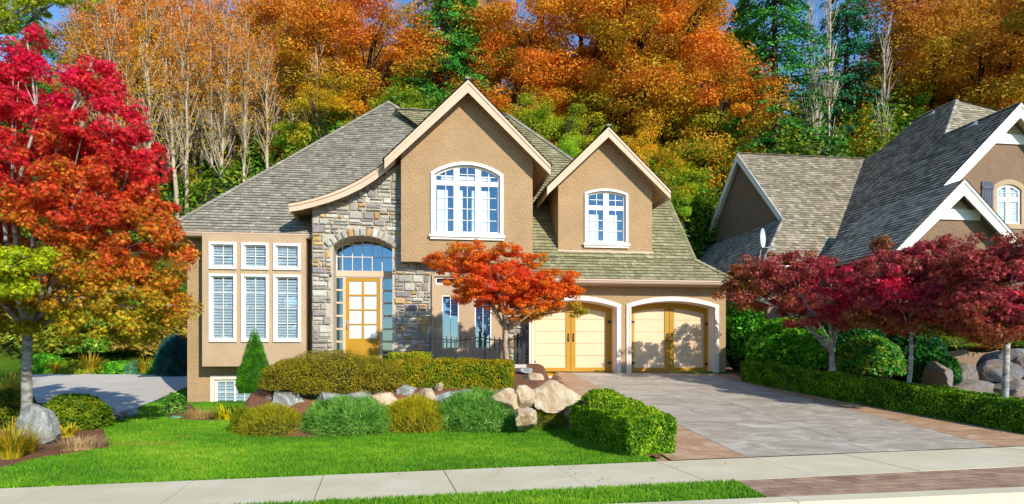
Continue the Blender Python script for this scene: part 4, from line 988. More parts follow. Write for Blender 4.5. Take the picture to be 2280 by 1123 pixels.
# ---- yellow-green boughs reaching in at the left edge
for (ey,lab,bx,D,el,sd_) in ((20,'bright yellow-green leaved tree reaching into the top left corner',-330,13.5,[ELL(30,10,13.5,75,26,.6),ELL(110,8,13.5,50,18,.4),ELL(20,50,13.5,35,16,.3),ELL(-90,0,13.5,90,60,.9),ELL(150,-30,13.5,70,30,.5)],61),
   (590,'lime leaved small tree at the left edge in front of the crimson tree',-160,10.4,[ELL(20,590,10.4,75,45,.5),ELL(60,570,10.4,48,28,.4),ELL(-60,600,10.4,80,80,.6),ELL(15,640,10.4,50,22,.4)],71)):
    b_=W(bx,800,D); near_tree('lime_leaved_tree',lab,'tree',(b_.x,b_.y,T(b_.x,b_.y)-.1),W(bx+20,el[0] and (300 if sd_==61 else 680),D),[tuple(e[:3]) for e in el],.09,el,110 if sd_==61 else 90,75,.22,.6,.085,[lin(c) for c in ('#c8cc14','#aabc18','#8ea81c')],lambda P,ci,cl:rng.uniform(0,1,len(P)),'bark_grey',sd_)
# ---- shared forest trees: unit height, scaled per tree
def far_crown(seed,ncl=150,per=400,size=.0105,rx=.30,rz=.36,cz=.60,rad=.075):
    r=np.random.default_rng(seed); e=[(0,0,cz,rx*.8,rx*.8,rz*.9)]
    for i in range(9):
        a=r.uniform(0,6.28); z=cz+r.uniform(-.75,.8)*rz; q=rx*math.sqrt(max(.1,1-((z-cz)/rz)**2))*r.uniform(.55,.85); e.append((q*math.cos(a),q*math.sin(a),z,.12,.12,.09))
    cl=clusters_in(e,int(ncl*.85),seed); P,Nr,ci=puff(cl,per,rad*.88,.55,seed+1,.6)
    tone=r.uniform(.0,1,len(cl))[ci]*.6+r.uniform(0,1,len(P))*.4
    me=leafmesh('crown',P,Nr,size*r.uniform(.6,1.3,len(P)),np.repeat(tone[:,None],3,1),'leaf','far_orange',False)
    mb=MB(); tips=[tuple(c) for c in cl[r.choice(len(cl),9,replace=False)]]; limb_tree(mb,(0,0,-.02),(r.uniform(-.02,.02),0,.32),tips,.018,seed,7,.01,[tuple(c) for c in cl],.003)
    o=mb.build('trunk','bark_dark',None,True); tm=o.data; bpy.data.objects.remove(o); return me,tm
def conifer(seed,levels=34,w=.17,dens=5):
    r=np.random.default_rng(seed); P=[];N_=[];X=[]; mb=MB(); mb.tube([(0,0,-.02),(0,0,.5),(0,0,1)],[.016,.010,.001],7)
    for i in range(levels):
        z=.12+.87*i/levels+r.uniform(-.01,.01); L0=w*(1-(z-.05)/.97)**.85+.008
        for j in range(9):
            a=r.uniform(0,6.28); L=L0*r.uniform(.6,1.2); dz=r.uniform(-.28,-.05)
            tip=np.array([L*math.cos(a),L*math.sin(a),z+dz*L]); st=np.array([0,0,z+.01]); 
            if j<4: mb.tube([tuple(st),tuple(tip)],[.002,.0006],4)
            m=int(20+L/w*170)
            t=r.uniform(.1,1,m)**.7; p=st+(tip-st)*t[:,None]; p[:,2]-=.12*L*t**2; side=np.array([-math.sin(a),math.cos(a),0]); s_=r.normal(0,1,m)*(.16*L*(1.1-t)+.004); p+=side*s_[:,None]; p[:,2]+=r.normal(0,.004,m)
            P.append(p); nn=r.normal(0,.5,(m,3)); nn[:,2]+=.8; nn[:,:2]+=np.array([math.cos(a),math.sin(a)])*.5; N_.append(nn); dd=np.tile(tip-st,(m,1))+r.normal(0,.03,(m,3)); X.append(dd)
    P=np.concatenate(P); N_=np.concatenate(N_); X=np.concatenate(X); tone=r.uniform(0,1,len(P))
    me=leafmesh('crown',P,N_,(.0085)*r.uniform(.6,1.3,len(P)),np.repeat(tone[:,None],3,1),'quad','conifer_needles',False,spin=X)
    o=mb.build('trunk','bark_dark',None,True); tm=o.data; bpy.data.objects.remove(o); return me,tm
def thin_tree(seed,leaves=3000,bark='bark_pale'):
    r=random.Random(seed); mb=MB(); P=[]; x=y=0; path=[]
    lx,ly=r.uniform(-.04,.04),r.uniform(-.04,.04)
    for i in range(9): t=i/8; path.append((lx*t*t+r.uniform(-.004,.004),ly*t*t,t))
    mb.tube(path,[.0095*(1-.86*i/8) for i in range(9)],6)
    for i in range(74):
        t=r.uniform(.30,.98); a=r.uniform(0,6.28); L=r.uniform(.06,.17)*(1.15-t*.6); b0=Vector((lx*t*t,ly*t*t,t)); d=Vector((math.cos(a)*.38,math.sin(a)*.38,r.uniform(.6,1.2))).normalized()
        m=b0+d*L*.5; e=b0+d*L+Vector((0,0,L*.25)); mb.tube([b0,m,e],[.0026*(1.2-t),.0016,.0006],4)
        for q in range(3):
            dd=(d+Vector((r.uniform(-.6,.6),r.uniform(-.6,.6),r.uniform(0,.5)))).normalized(); e2=m+dd*L*r.uniform(.3,.6); mb.tube([m,e2],[.0011,.0004],3); P+= [tuple(e2+Vector((r.gauss(0,.012),r.gauss(0,.012),r.gauss(0,.012)))) for _ in range(int(leaves/225*(.4+1.0*(t>.5))))]
    P=np.array(P); me=leafmesh('crown',P,rng.normal(size=(len(P),3)),.0082*rng.uniform(.5,1.4,len(P)),np.repeat(rng.uniform(0,1,(len(P),1)),3,1),'leaf','thin_orange',False)
    o=mb.build('trunk',bark,None,True); tm=o.data; bpy.data.objects.remove(o); return me,tm
FC=[far_crown(s,ncl=150+10*i,rx=rx,rz=rz,cz=cz) for i,(s,rx,rz,cz) in enumerate(((101,.30,.38,.58),(102,.36,.34,.60),(103,.26,.40,.56),(104,.33,.37,.58)))]
LF=[far_crown(105,90,180,.011,.30,.36,.6,.08),far_crown(106,80,170,.011,.3,.36,.6,.08)]
CF=[conifer(s) for s in (201,202)]; CFW=[conifer(203,36,.28)]
TH=[thin_tree(s) for s in (301,302,303,304)]; BI=[thin_tree(305,250,'bark_birch'),thin_tree(306,200,'bark_birch')]
def plant(proto,name,px,D,topy,label,cat,mat,group=None,sx=1,barkm=None,X=None,rz=None,zoff=-.3):
    x=W(px,0,D).x if X is None else X; z=T(x,D)+zoff; h=W(px,topy,D).z-z
    r=empty(name,(x,D,z),random.uniform(0,6.28) if rz is None else rz,label,cat,group); r.scale=(h*sx,h*sx,h)
    me,tm=proto
    for nm,m_,mt in (('trunk',tm,barkm),('crown',me,mat)):
        o=bpy.data.objects.new(nm,m_); COL.objects.link(o); o.parent=r
        if mt: o.material_slots[0].link='OBJECT'; o.material_slots[0].material=M[mt]
    return r
WG='autumn trees on the wooded slope'
FOR=[
 (690,50,-130,2,'far_orange',1.0,'tall orange tree rising out of the frame just right of the bare pale stand'),(1000,51,-120,0,'far_gold',1.0,'tall gold tree rising out of the frame left of the tall gable peak'),
 (1310,52,-170,2,'far_orange',1.15,'tall back-row orange tree rising out of the frame between the two gable peaks'),(1500,51,-120,0,'far_orange',1.0,'tall back-row orange tree rising out of the frame right of the small gable peak'),
 (2110,52,-170,0,'far_rust',1.1,'tall back-row rust tree rising out of the frame above the neighbouring roof peak'),(2270,51,-200,2,'far_rust',1.1,'tall back-row rust tree rising out of the frame at the right edge'),
 (300,52,-100,1,'far_rust',.9,'tall rust tree rising out of the frame left of the bare pale stand'),
 (1480,38,400,0,'far_fresh',.8,'fresh green low tree just behind the right slope of the garage roof'),(1265,37.5,290,1,'far_fresh',.8,'fresh green low tree just left of the small dormer peak'),
 # px, D, top y, proto, material, width, label
 (800,43,-60,1,'far_orange',1.15,'big golden orange maple behind the highest roof peak, left of the tall gable'),
 (905,40,170,2,'far_green',.9,'yellow and green tree rising between the roof peak and the tall gable'),
 (735,39,170,0,'far_gold',1.05,'gold and green bushy maple above the middle of the left roof slope'),
 (1110,44,60,3,'far_orange',1.2,'orange maple right behind the tall gable peak'),
 (1210,48,-80,1,'far_orange',1.1,'tall orange maple reaching out of the frame above the gap between the two gables'),
 (1225,39,190,0,'far_green',1.1,'olive and gold maple rising in the gap between the two gables'),
 (1400,45,-110,3,'far_orange',1.15,'tallest flame orange tree, behind and above the small dormer gable'),
 (1545,43,40,1,'far_orange',1.0,'broad orange tree to the right of the small dormer gable'),
 (1625,46,150,0,'far_orange',.8,'orange tree with a rounded right flank left of the tall dark conifers'),
 (1430,38.5,260,3,'far_gold',1.0,'yellow and olive maple just above the small dormer roof'),
 (1590,45.5,260,1,'far_green',1.2,'gold maple between the garage roof and the neighbouring wing roof'),
 (1480,40,340,2,'far_green',1.2,'green leaved tree directly behind the garage roof hip'),
 (1660,46,270,0,'far_gold',1.0,'golden green tree behind the left gable of the neighbouring house'),
 (2050,47,-20,3,'far_rust',1.0,'rusty brown and gold tree above the neighbouring roof valley'),
 (2190,45,-90,1,'far_rust',1.2,'tall rust coloured tree above the neighbouring front gable'),
 (2090,46,150,0,'far_gold',1.3,'olive gold tree behind the peak of the neighbouring roof'),
 (1985,44,190,2,'far_green',.9,'dark green and gold tree behind the left slope of the neighbouring roof'),
 (2280,43,60,3,'far_rust',1.2,'rust brown tree at the right edge above the neighbouring gable'),
 (640,40,250,2,'far_green',.9,'green leafy young tree at the right end of the bare pale trunks'),
 (1855,42.5,270,0,'far_fresh',.55,'fresh green bushy tree above the ridge of the neighbouring wing'),
 (1320,37.5,300,2,'far_green',1.0,'green tree peeping between the main roof and the dormer gable'),
 (1010,41,200,0,'far_green',.9,'dark green leafy tree tucked behind the left slope of the tall gable'),
 (250,42,20,2,'far_rust',.8,'sparse brown tree rising behind the crimson tree at the left'),
 (350,46,-20,0,'far_rust',.75,'sparse rust tree left of the bare pale trunks'),
 (1660,44,200,2,'far_rust',.6,'thin orange tree touching the dark conifers on their left')]
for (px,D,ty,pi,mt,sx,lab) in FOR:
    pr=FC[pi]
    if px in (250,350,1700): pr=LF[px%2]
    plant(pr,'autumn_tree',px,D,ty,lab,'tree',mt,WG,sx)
CG='tall conifers on the wooded slope'
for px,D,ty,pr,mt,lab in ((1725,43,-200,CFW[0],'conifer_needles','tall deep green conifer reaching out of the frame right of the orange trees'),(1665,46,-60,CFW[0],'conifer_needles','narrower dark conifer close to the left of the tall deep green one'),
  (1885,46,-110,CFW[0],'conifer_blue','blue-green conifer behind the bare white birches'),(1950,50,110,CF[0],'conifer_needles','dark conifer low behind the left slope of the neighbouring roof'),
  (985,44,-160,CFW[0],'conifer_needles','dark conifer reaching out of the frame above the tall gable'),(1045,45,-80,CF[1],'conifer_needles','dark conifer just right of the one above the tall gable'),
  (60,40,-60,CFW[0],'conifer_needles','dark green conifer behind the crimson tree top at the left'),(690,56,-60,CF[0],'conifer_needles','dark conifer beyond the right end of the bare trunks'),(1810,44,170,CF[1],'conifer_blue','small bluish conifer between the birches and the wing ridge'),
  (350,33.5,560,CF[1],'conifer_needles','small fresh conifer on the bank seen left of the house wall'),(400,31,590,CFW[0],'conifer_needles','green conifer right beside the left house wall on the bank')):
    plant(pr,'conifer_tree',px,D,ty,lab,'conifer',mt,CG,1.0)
ORD=['first','second','third','fourth','fifth','sixth','seventh','eighth','ninth','tenth','eleventh','twelfth','thirteenth','fourteenth','fifteenth','sixteenth','seventeenth','eighteenth','nineteenth','twentieth','twenty-first','twenty-second','twenty-third','twenty-fourth','twenty-fifth','twenty-sixth','twenty-seventh','twenty-eighth','twenty-ninth','thirtieth','thirty-first','thirty-second','thirty-third','thirty-fourth','thirty-fifth','thirty-sixth']
rr=random.Random(5); xs=sorted([185+ i*14.8+rr.uniform(-7,7) for i in range(36)])
for i,px in enumerate(xs):
    D=rr.uniform(37,47); ty=rr.uniform(-60,50)+ (60 if 600<px<700 or 400<px<490 else 0)
    plant(TH[i%4],'bare_tree',px,D,ty,'thin pale bare tree, %s from the left in the stand behind the left roof slope'%ORD[i],'tree','thin_orange','bare pale trees behind the left roof',1.0+rr.uniform(-.1,.35),zoff=-.5)
for i,px in enumerate([200+j*12.5+rr.uniform(-8,8) for j in range(42)]):
    plant(TH[(i+1)%4],'bare_tree',px,rr.uniform(48,58),rr.uniform(-20,130),'thin bare tree in the dim back rows of the pale stand behind the left roof','tree','thin_orange','bare trees in the back rows',1.2,zoff=-.5)
for px,D,ty,pr,lab in ((1800,43,10,BI[0],'bare white birch, left one of the pair in front of the conifers'),(1845,42,-10,BI[1],'bare white birch with fanned twigs, in front of the blue-green conifer'),(1825,41,150,BI[0],'short bare birch stem above the ridge of the neighbouring wing'),(1968,40.5,90,BI[1],'white birch stem right of the fresh green tree above the neighbouring roof')):
    plant(pr,'birch_tree',px,D,ty,lab,'tree','far_gold','bare white birches',.75)
for i in range(26):
    px=-250+i*108+rr.uniform(-30,30); D=rr.uniform(58,66); ty=rr.uniform(120,210)
    if 1560<px<1960: ty+=60
    plant(FC[i%4],'autumn_tree',px,D,ty,'dim tree in the farthest row of the wooded slope','tree',rr.choice(['far_green','far_gold','far_gold','far_fresh']),'trees in the farthest row of the slope',1.5)
for i in range(16):
    px=130+i*44+rr.uniform(-12,12); plant(FC[i%4],'autumn_tree',px,rr.uniform(53,57),rr.uniform(230,330),'low green and gold tree deep between the pale trunks','tree',rr.choice(['far_gold','far_gold','far_fresh']),'low trees deep between the pale trunks',1.7)
# ---- shrubs, hedges
def bushmesh(ells,n,size,cols,shape='leaf',seed=1,up=.4,radial=True,shell=(.82,1.04),loc=(0,0,0),rough=.12,jit=.14,topcol=None,needle_up=.5):
    r=np.random.default_rng(seed); Ps=[];Ns=[];Xs=[]; wt=np.array([(e[3]*e[4]+e[3]*e[5]+e[4]*e[5]) for e in ells]); wt=wt/wt.sum()
    for e,w_ in zip(ells,wt):
        m=int(n*w_); d=r.normal(size=(m,3)); d/=np.linalg.norm(d,axis=1,keepdims=True); d[:,2]=np.where(d[:,2]<-.35,-d[:,2],d[:,2])
        lump=1+rough*nz(d,2.6,seed); rad=r.uniform(shell[0],shell[1],m)*lump
        R3=np.array(e[3:6]); p=np.array(e[:3])+d*rad[:,None]*R3; nn=d/R3; nn/=np.linalg.norm(nn,axis=1,keepdims=True)
        keep=np.ones(m,bool)
        for e2 in ells:
            if e2 is not e: keep&=(((p-np.array(e2[:3]))/np.array(e2[3:6]))**2).sum(1)>.6
        Ps.append(p[keep]); Ns.append(nn[keep])
    P=np.concatenate(Ps); N_=np.concatenate(Ns)
    # many small tufts: group colour
    tone=.5+nz(P,5,seed)*.9+r.normal(0,.18,len(P)); C=blend_cols(cols,tone,jit)
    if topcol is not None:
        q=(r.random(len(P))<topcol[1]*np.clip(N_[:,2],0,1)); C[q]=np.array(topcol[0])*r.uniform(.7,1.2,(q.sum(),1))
    sz=size*r.uniform(.6,1.3,len(P)); P=P-np.array(loc)
    if shape in('needle','spray'):
        X=N_+r.normal(0,.45,(len(P),3)); X[:,2]+=needle_up; return P,r.normal(size=(len(P),3)),sz,C,X
    return P,N_*.7+r.normal(0,.6,(len(P),3))+np.array([0,0,up]),sz,C,None
def core(ells,loc,col='hedge_core'):
    mb=MB()
    for e in ells:
        n=14; vs=[];fs=[]
        for i in range(9):
            a=math.pi*i/8
            for j in range(n): b=2*math.pi*j/n; q=.80; vs.append((e[0]-loc[0]+q*e[3]*math.sin(a)*math.cos(b),e[1]-loc[1]+q*e[4]*math.sin(a)*math.sin(b),e[2]-loc[2]+q*e[5]*math.cos(a)))
        for i in range(8):
            for j in range(n): fs.append((i*n+j,i*n+(j+1)%n,(i+1)*n+(j+1)%n,(i+1)*n+j))
        mb.add(vs,fs)
    return mb
mottled('hedge_core',(.012,.022,.006),(.03,.04,.01),12,.95,.8,30,.03)
def shrub(name,label,cat,ells,n,size,cols,shape='leaf',seed=1,group=None,mat='leaf',**kw):
    e0=ells[0]; loc=(e0[0],e0[1],min(T(e0[0],e0[1]),e0[2]-e0[5]*.5)); r=empty(name,loc,0,label,cat,group)
    P,N_,sz,C,X=bushmesh(ells,n,size,cols,shape,seed,loc=loc,**kw); leafmesh('foliage',P,N_,sz,C,shape,mat,r,spin=X)
    core(ells,loc).build('branches','hedge_core',r,True); return r
def px_ell(px,yb,w,h,dep=None,z=None,D=None,sink=.15):
    """ellipsoid of photo width w and height h standing on the ground at (px,yb)"""
    g=G(px,yb) if D is None else None
    if D is None: D=g.y; z=g.z
    f=D/F; rx=w*f/2; ry=dep if dep else min(rx*.8,.62); D2=D+ry*.6; c=W(px,0,D2); zb=T(c.x,c.y) if z is None else z; H_=h*f*1.0
    return (c.x,c.y,zb+H_*.10,rx*1.04,ry,H_*.74)
c5=lambda *a:[lin(x) for x in a]
OLIVE=c5('#6f6a0e','#8f8612','#a6961a'); GOLD=c5('#8a8c10','#b0a818','#c8ba24'); JUN=c5('#528a2a','#72a840','#94bc58'); BOX=c5('#4d7c08','#76a40e','#a3bf1c'); DGR=c5('#24560a','#3f7c12','#5c9a1c'); LAUR=c5('#2f7a10','#4fa01c','#8cc82c')
D=13.4
big=[(W(745,850,D).x,D+.1,W(0,850,D).z,1.43,.95,.63),(W(660,850,D-.2).x,D-.25,W(0,850,D-.2).z,.72,.6,.46),(W(840,845,D).x,D,W(0,845,D).z,.62,.7,.42),(W(700,870,D-.7).x,D-.62,W(0,868,D-.7).z,.4,.35,.24)]
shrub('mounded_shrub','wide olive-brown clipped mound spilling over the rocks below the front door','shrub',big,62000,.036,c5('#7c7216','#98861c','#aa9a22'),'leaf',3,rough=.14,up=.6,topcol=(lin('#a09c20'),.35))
def hedge_box(name,label,pts,wd,h,n,size,cols,seed,topcol=None,group=None,tilt=.03,zfix=None):
    """pts: centre line on the ground"""
    r=np.random.default_rng(seed); pts=[Vector((a,b,0)) for a,b in pts]; base=pts[0].copy(); base.z=T(base.x,base.y); ro=empty(name,base,0,label,'hedge',group)
    L=[(b-a).length for a,b in zip(pts,pts[1:])]; tot=sum(L); P=[];N_=[]
    def at(s):
        for a,b,l in zip(pts,pts[1:],L):
            if s<=l or b is pts[-1]: d=(b-a).normalized(); return a+d*min(s,l),d
            s-=l
    u=r.random(n); A_=[wd*tot,h*tot,h*tot,wd*h,wd*h]; A_=np.array(A_)*[1.25,1,1,1,1]; A_/=A_.sum(); ch=r.choice(5,n,p=A_)
    for i in range(n):
        c=ch[i]; s=r.uniform(0,tot); a=r.uniform(-1,1); q=r.uniform(0,1)
        if c==0: z=1; nn=(0,0,1)
        elif c in(1,2): a=-1 if c==1 else 1; z=q; nn=(a,0,.15)
        else: s=0 if c==3 else tot; z=q; nn=(0,-1 if c==3 else 1,.15)
        p,d=at(s); side=Vector((d.y,-d.x,0))
        if c>2: pass
        rd=.92 if z>.85 and abs(a)>.85 else 1
        lump=1+.09*noise.noise(Vector((s*2.2,a*2+c,z*2+seed)))+.035*noise.noise(Vector((s*9,a*5+c*3,z*5)))
        ins=r.uniform(-.05,.025); zz=z*h*lump*(1 if c==0 else .98)+(ins if c==0 else 0)
        x=p+side*(a*wd/2*rd*lump*(1-.10*(1-z)*1.2)+ (ins*a if c in(1,2) else 0))+ (d*(ins*(-1 if c==3 else 1)) if c>2 else Vector((0,0,0)))
        g=T(x.x,x.y) if zfix is None else zfix
        P.append((x.x,x.y,g+max(.02,zz))); nv=side*nn[0]+d*nn[1]+Vector((0,0,nn[2])); N_.append(tuple(nv))
    P=np.array(P); N_=np.array(N_); tone=.5+nz(P,4,seed)*.7+r.normal(0,.22,len(P)); C=blend_cols(cols,tone,.16)
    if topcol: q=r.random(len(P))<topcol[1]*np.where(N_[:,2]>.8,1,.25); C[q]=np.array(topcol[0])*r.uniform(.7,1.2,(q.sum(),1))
    X=N_+r.normal(0,.5,(len(P),3))+np.array([0,0,.7])
    leafmesh('foliage',P-np.array(base),N_*.8+r.normal(0,.55,(n,3)),size*r.uniform(.6,1.3,n),C,'leaf','leaf',ro,spin=X)
    mb=MB()
    for a,b in zip(pts,pts[1:]):
        d=(b-a).normalized(); s_=Vector((d.y,-d.x,0))*(wd/2-.12); m=max(1,int((b-a).length/.5)); 
        for i in range(m):
            p=a+(b-a)*(i/m); q=a+(b-a)*((i+1)/m); 
            if a is pts[0] and i==0: p=p+d*.2
            if b is pts[-1] and i==m-1: q=q-d*.25
            vs=[]
            for e in (p,q):
                g=(T(e.x,e.y) if zfix is None else zfix)-tuple(base)[2]
                for sg in (-1,1): 
                    for z in (-.05,h-.13): w_=e+s_*sg-base; vs.append((w_.x,w_.y,g+z))
            mb.add(vs,[(0,1,3,2),(4,6,7,5),(0,4,5,1),(2,3,7,6),(1,5,7,3)])
    mb.build('branches','hedge_core',ro); return ro
g1=G(1455,1006); 
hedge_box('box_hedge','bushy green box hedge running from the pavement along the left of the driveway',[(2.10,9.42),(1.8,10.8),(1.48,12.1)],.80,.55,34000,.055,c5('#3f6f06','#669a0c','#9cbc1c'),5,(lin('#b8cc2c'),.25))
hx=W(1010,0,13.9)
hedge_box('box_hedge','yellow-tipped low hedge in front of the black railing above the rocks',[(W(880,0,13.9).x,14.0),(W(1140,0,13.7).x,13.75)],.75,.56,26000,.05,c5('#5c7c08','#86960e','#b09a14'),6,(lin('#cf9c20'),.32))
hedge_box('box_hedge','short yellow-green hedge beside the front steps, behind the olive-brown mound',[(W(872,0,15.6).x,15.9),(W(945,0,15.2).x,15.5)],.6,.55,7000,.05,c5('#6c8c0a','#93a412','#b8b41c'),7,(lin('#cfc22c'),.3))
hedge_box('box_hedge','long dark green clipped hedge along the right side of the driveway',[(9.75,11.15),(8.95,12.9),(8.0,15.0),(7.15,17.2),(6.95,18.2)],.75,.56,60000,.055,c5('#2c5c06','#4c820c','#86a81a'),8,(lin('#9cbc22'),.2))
# cone
def cone_shrub(label,px,yb,topy,wpx,D,seed=9):
    z0=W(px,yb,D).z; z1=W(px,topy,D).z; x=W(px,0,D).x; rb=wpx*D/F/2; r=np.random.default_rng(seed); n=26000; h=z1-z0
    t=1-np.sqrt(r.uniform(0,1,n)); t=np.clip(t,0,1); a=r.uniform(0,6.283,n); prof=np.where(t<.12,.80+t*1.7,(1-t)**.9*1.13+.03)*rb
    lump=1+.12*nz(np.stack([np.cos(a)*2,np.sin(a)*2,t*6],1),1.0,seed)+.07*nz(np.stack([np.cos(a)*5,np.sin(a)*5,t*16],1),1.0,seed)
    rad=prof*lump*r.uniform(.86,1.03,n); P=np.stack([rad*np.cos(a),rad*np.sin(a),t*h+.0],1); N_=np.stack([np.cos(a),np.sin(a),np.full(n,.4)],1)
    g=T(x,D); ro=empty('conical_spruce',(x,D,g),0,label,'shrub'); P[:,2]+=z0-g
    C=blend_cols(c5('#34780a','#4c9810','#64b018'),.5+nz(P,7,2)*.8+r.normal(0,.15,n),.12); X=N_+r.normal(0,.4,(n,3))+np.array([0,0,.6])
    leafmesh('foliage',P,r.normal(size=(n,3)),.06*r.uniform(.6,1.3,n),C,'needle','leaf',ro,spin=X)
    mb=MB(); mb.tube([(0,0,z0-g+.03),(0,0,z0-g+.3),(0,0,z0-g+h*.95)],[rb*.7,rb*.8,.01],12); mb.build('branches','hedge_core',ro,True)
    mb=MB(); mb.tube([(0,0,-.1),(0,0,z0-g+.3)],[.06,.05],8); mb.build('trunk','bark_dark',ro,True)
cone_shrub('bright green cone-shaped dwarf spruce in front of the bay window',567,876,732,76,14.9)
def low(name,label,px,yb,w,h,n,size,cols,shape='needle',seed=1,dep=None,**kw):
    e=px_ell(px,yb,w,h,dep); return shrub(name,label,'shrub',[e],n,size,cols,shape,seed,**kw)
low('low_shrub','low olive-gold mound at the left end of the rock bank',608,972,140,78,13000,.075,GOLD[:2]+c5('#9a9a18'),'needle',11,needle_up=.9)
low('low_shrub','small olive mound tucked behind the yellow hosta, left end of the bed',545,960,60,60,5000,.07,c5('#6c8410','#8f9c18','#a8ac20'),'needle',12,needle_up=.9)
low('juniper_shrub','soft green spreading juniper, left one of the two in front of the rocks',778,968,200,88,32000,.12,JUN,'needle',13,needle_up=.25,shell=(.7,1.08))
low('low_shrub','golden upright-tufted mound between the two green junipers',925,962,140,88,17000,.085,GOLD,'needle',14,needle_up=1.3)
low('juniper_shrub','soft green spreading juniper, right one of the two below the cream boulders',1066,958,215,90,34000,.12,JUN,'needle',15,needle_up=.25,shell=(.7,1.08))
low('low_shrub','small olive mound between the rocks and the driveway hedge',1212,948,100,48,8000,.06,c5('#6a7c0e','#8e9614','#a8a81c'),'needle',16,needle_up=1.0)
low('green_shrub','feathery olive-green shrub behind the grey boulder, under the crimson tree',165,960,150,92,13000,.07,c5('#4c6c08','#6c860e','#8c961a'),'leaf',17,dep=.7)
low('green_shrub','olive shrub at the left edge behind the trunk of the crimson tree',15,955,110,100,9000,.07,c5('#4a5c0c','#6a7410','#8a8818'),'leaf',18,dep=.7)
low('rhododendron_shrub','small broad-leaved green shrub at the left corner of the house',390,922,52,56,1800,.10,c5('#3c7c20','#5c9c34','#88b04c'),'leaf',19,shell=(.4,1.05),up=1.0)
# far side of the side driveway
for i,(px,w,h,cols,lab) in enumerate(((100,90,55,LAUR,'green shrub beyond the side driveway, just right of the crimson tree trunk'),(265,60,34,LAUR,'round green shrub beyond the side driveway, behind the grass tufts'),(300,40,32,c5('#3c7c50','#5c9c6c','#7cac84'),'bluish green little shrub beyond the side driveway'),(347,42,38,c5('#3c7c18','#58981c','#80b040'),'rounded green shrub beyond the side driveway, nearest the blue spruce'),(180,90,34,c5('#6c8c18','#8ca020','#a8ac34'),'flat yellow-green ground shrub beyond the middle of the side driveway'))):
    low('green_shrub',lab,px,833,w,h,5000,.14,cols,'leaf',30+i)
low('blue_spruce','dark blue-green spruce against the left house wall beyond the side driveway',395,838,85,105,14000,.16,c5('#0c3c40','#1c5c5c','#2c7878'),'needle',36)
bank=[(95,740,160,80),(250,700,130,90),(380,760,80,90),(330,640,120,90),(180,620,140,90),(30,700,120,90),(120,770,120,50),(230,770,110,45),(310,765,90,45),(400,690,60,80)]
for i,(px,py,w,h) in enumerate(bank):
    c_=G(px,min(py+h*.5,812)); D=c_.y; f=D/F; z=c_.z
    shrub('bank_shrub','wild green and yellow shrub on the bank beyond the side driveway','shrub',[(c_.x,D,z+h*f*.4,w*f/2,1.4,h*f*.6)],5000,.24,[c5('#4a6c12','#7c8c20','#a89a2c'),c5('#3c7818','#6ca02c','#9cb03c'),c5('#7c7a1c','#a08c30','#b09444')][i%3],'leaf',40+i,group='wild shrubs on the bank',shell=(.5,1.1),rough=.4)
# understory of the slope
for i in range(22):
    px=[330,385,440,500,560,620,680,745,200,260,120,40,900,960,1290,1480,1560,1640,1760,1840,1920,1990][i]; py=[500,470,452,430,405,375,350,320,520,510,520,520,265,270,350,440,480,400,345,340,340,320][i]
    D=38+(i%3)*1.2; f=D/F; c_=W(px,py,D); z=T(c_.x,D); top_=max(c_.z+1.4,z+1.2)
    shrub('understory_shrub','leafy undergrowth shrub at the foot of the wooded slope','shrub',[(c_.x,D,(top_+z)/2-.6,1.7+(i%2)*.6,1.3,(top_-z)/2+.7)],5200,.30,[c5('#3c6c12','#6c8c1c','#a09a24'),c5('#2f5c14','#4c8420','#7c9c2c'),c5('#7c8a18','#b09a20','#c08a20')][i%3],'leaf',80+i,group='undergrowth at the foot of the slope',shell=(.45,1.15),rough=.5)
# right side shrubs
def rsh(name,lab,px,py,w,h,D,n,size,cols,shape='leaf',seed=1,dep=1.0,**kw):
    f=D/F; c_=W(px,py,D); return shrub(name,lab,'shrub',[(c_.x,D,c_.z,w*f/2,dep,h*f/2)],n,size,cols,shape,seed,**kw)
rsh('laurel_shrub','tall dark laurel against the right corner of the garage',1655,765,95,180,20.8,9000,.15,c5('#1c5c0a','#3a8414','#6cb424'),seed=120,shell=(.6,1.05))
rsh('laurel_shrub','large glossy bright green laurel behind the start of the clipped hedge',1755,790,170,160,19.0,16000,.15,LAUR,seed=121,dep=1.2,shell=(.6,1.05))
rsh('laurel_shrub','bright green laurel sprig mass left of the forked maple trunk',1812,800,80,110,17.6,6000,.13,LAUR,seed=122,dep=.6,shell=(.6,1.05))
rsh('rounded_shrub','rounded green and yellow shrub between the forked maple and the second trunk',1935,812,130,125,16.4,11000,.10,c5('#2c7020','#4c9430','#98a82c'),seed=123,dep=.8,shell=(.7,1.05))
rsh('dark_shrub','dark ivy-like shrub behind the second burgundy maple trunk',2030,800,130,150,18.5,10000,.12,c5('#0e3c10','#1e5c1c','#3c7c2c'),seed=124,dep=.9)
rsh('dark_shrub','deep green shrub filling the gap above the long hedge, left of the boulders',1890,760,140,110,21.0,9000,.14,c5('#0e3c10','#1e5c1c','#3c7c2c'),seed=125,dep=1.0)
rsh('dark_shrub','ivy clad mound just left of the right-hand boulders',2085,835,70,95,17.0,6000,.10,c5('#144812','#2c6c20','#5c9434'),seed=126,dep=.7)
for i,(px,py,w,h,cols,lab) in enumerate(((2110,765,110,45,c5('#6c9418','#8cac24','#a8bc3c'),'feathery lime green plant mass above the boulders'),(2185,770,70,40,c5('#a8642c','#b87c34','#9c5c24'),'rust brown grassy tuft above the boulders'),(2250,765,90,45,c5('#5c9014','#7cac20','#9cb834'),'yellow-green plant mass at the right edge above the boulders'))):
    rsh('feathery_shrub',lab,px,py,w,h,19.5,6000,.16,cols,'needle',130+i,dep=.8,shell=(.3,1.05),needle_up=1.0)
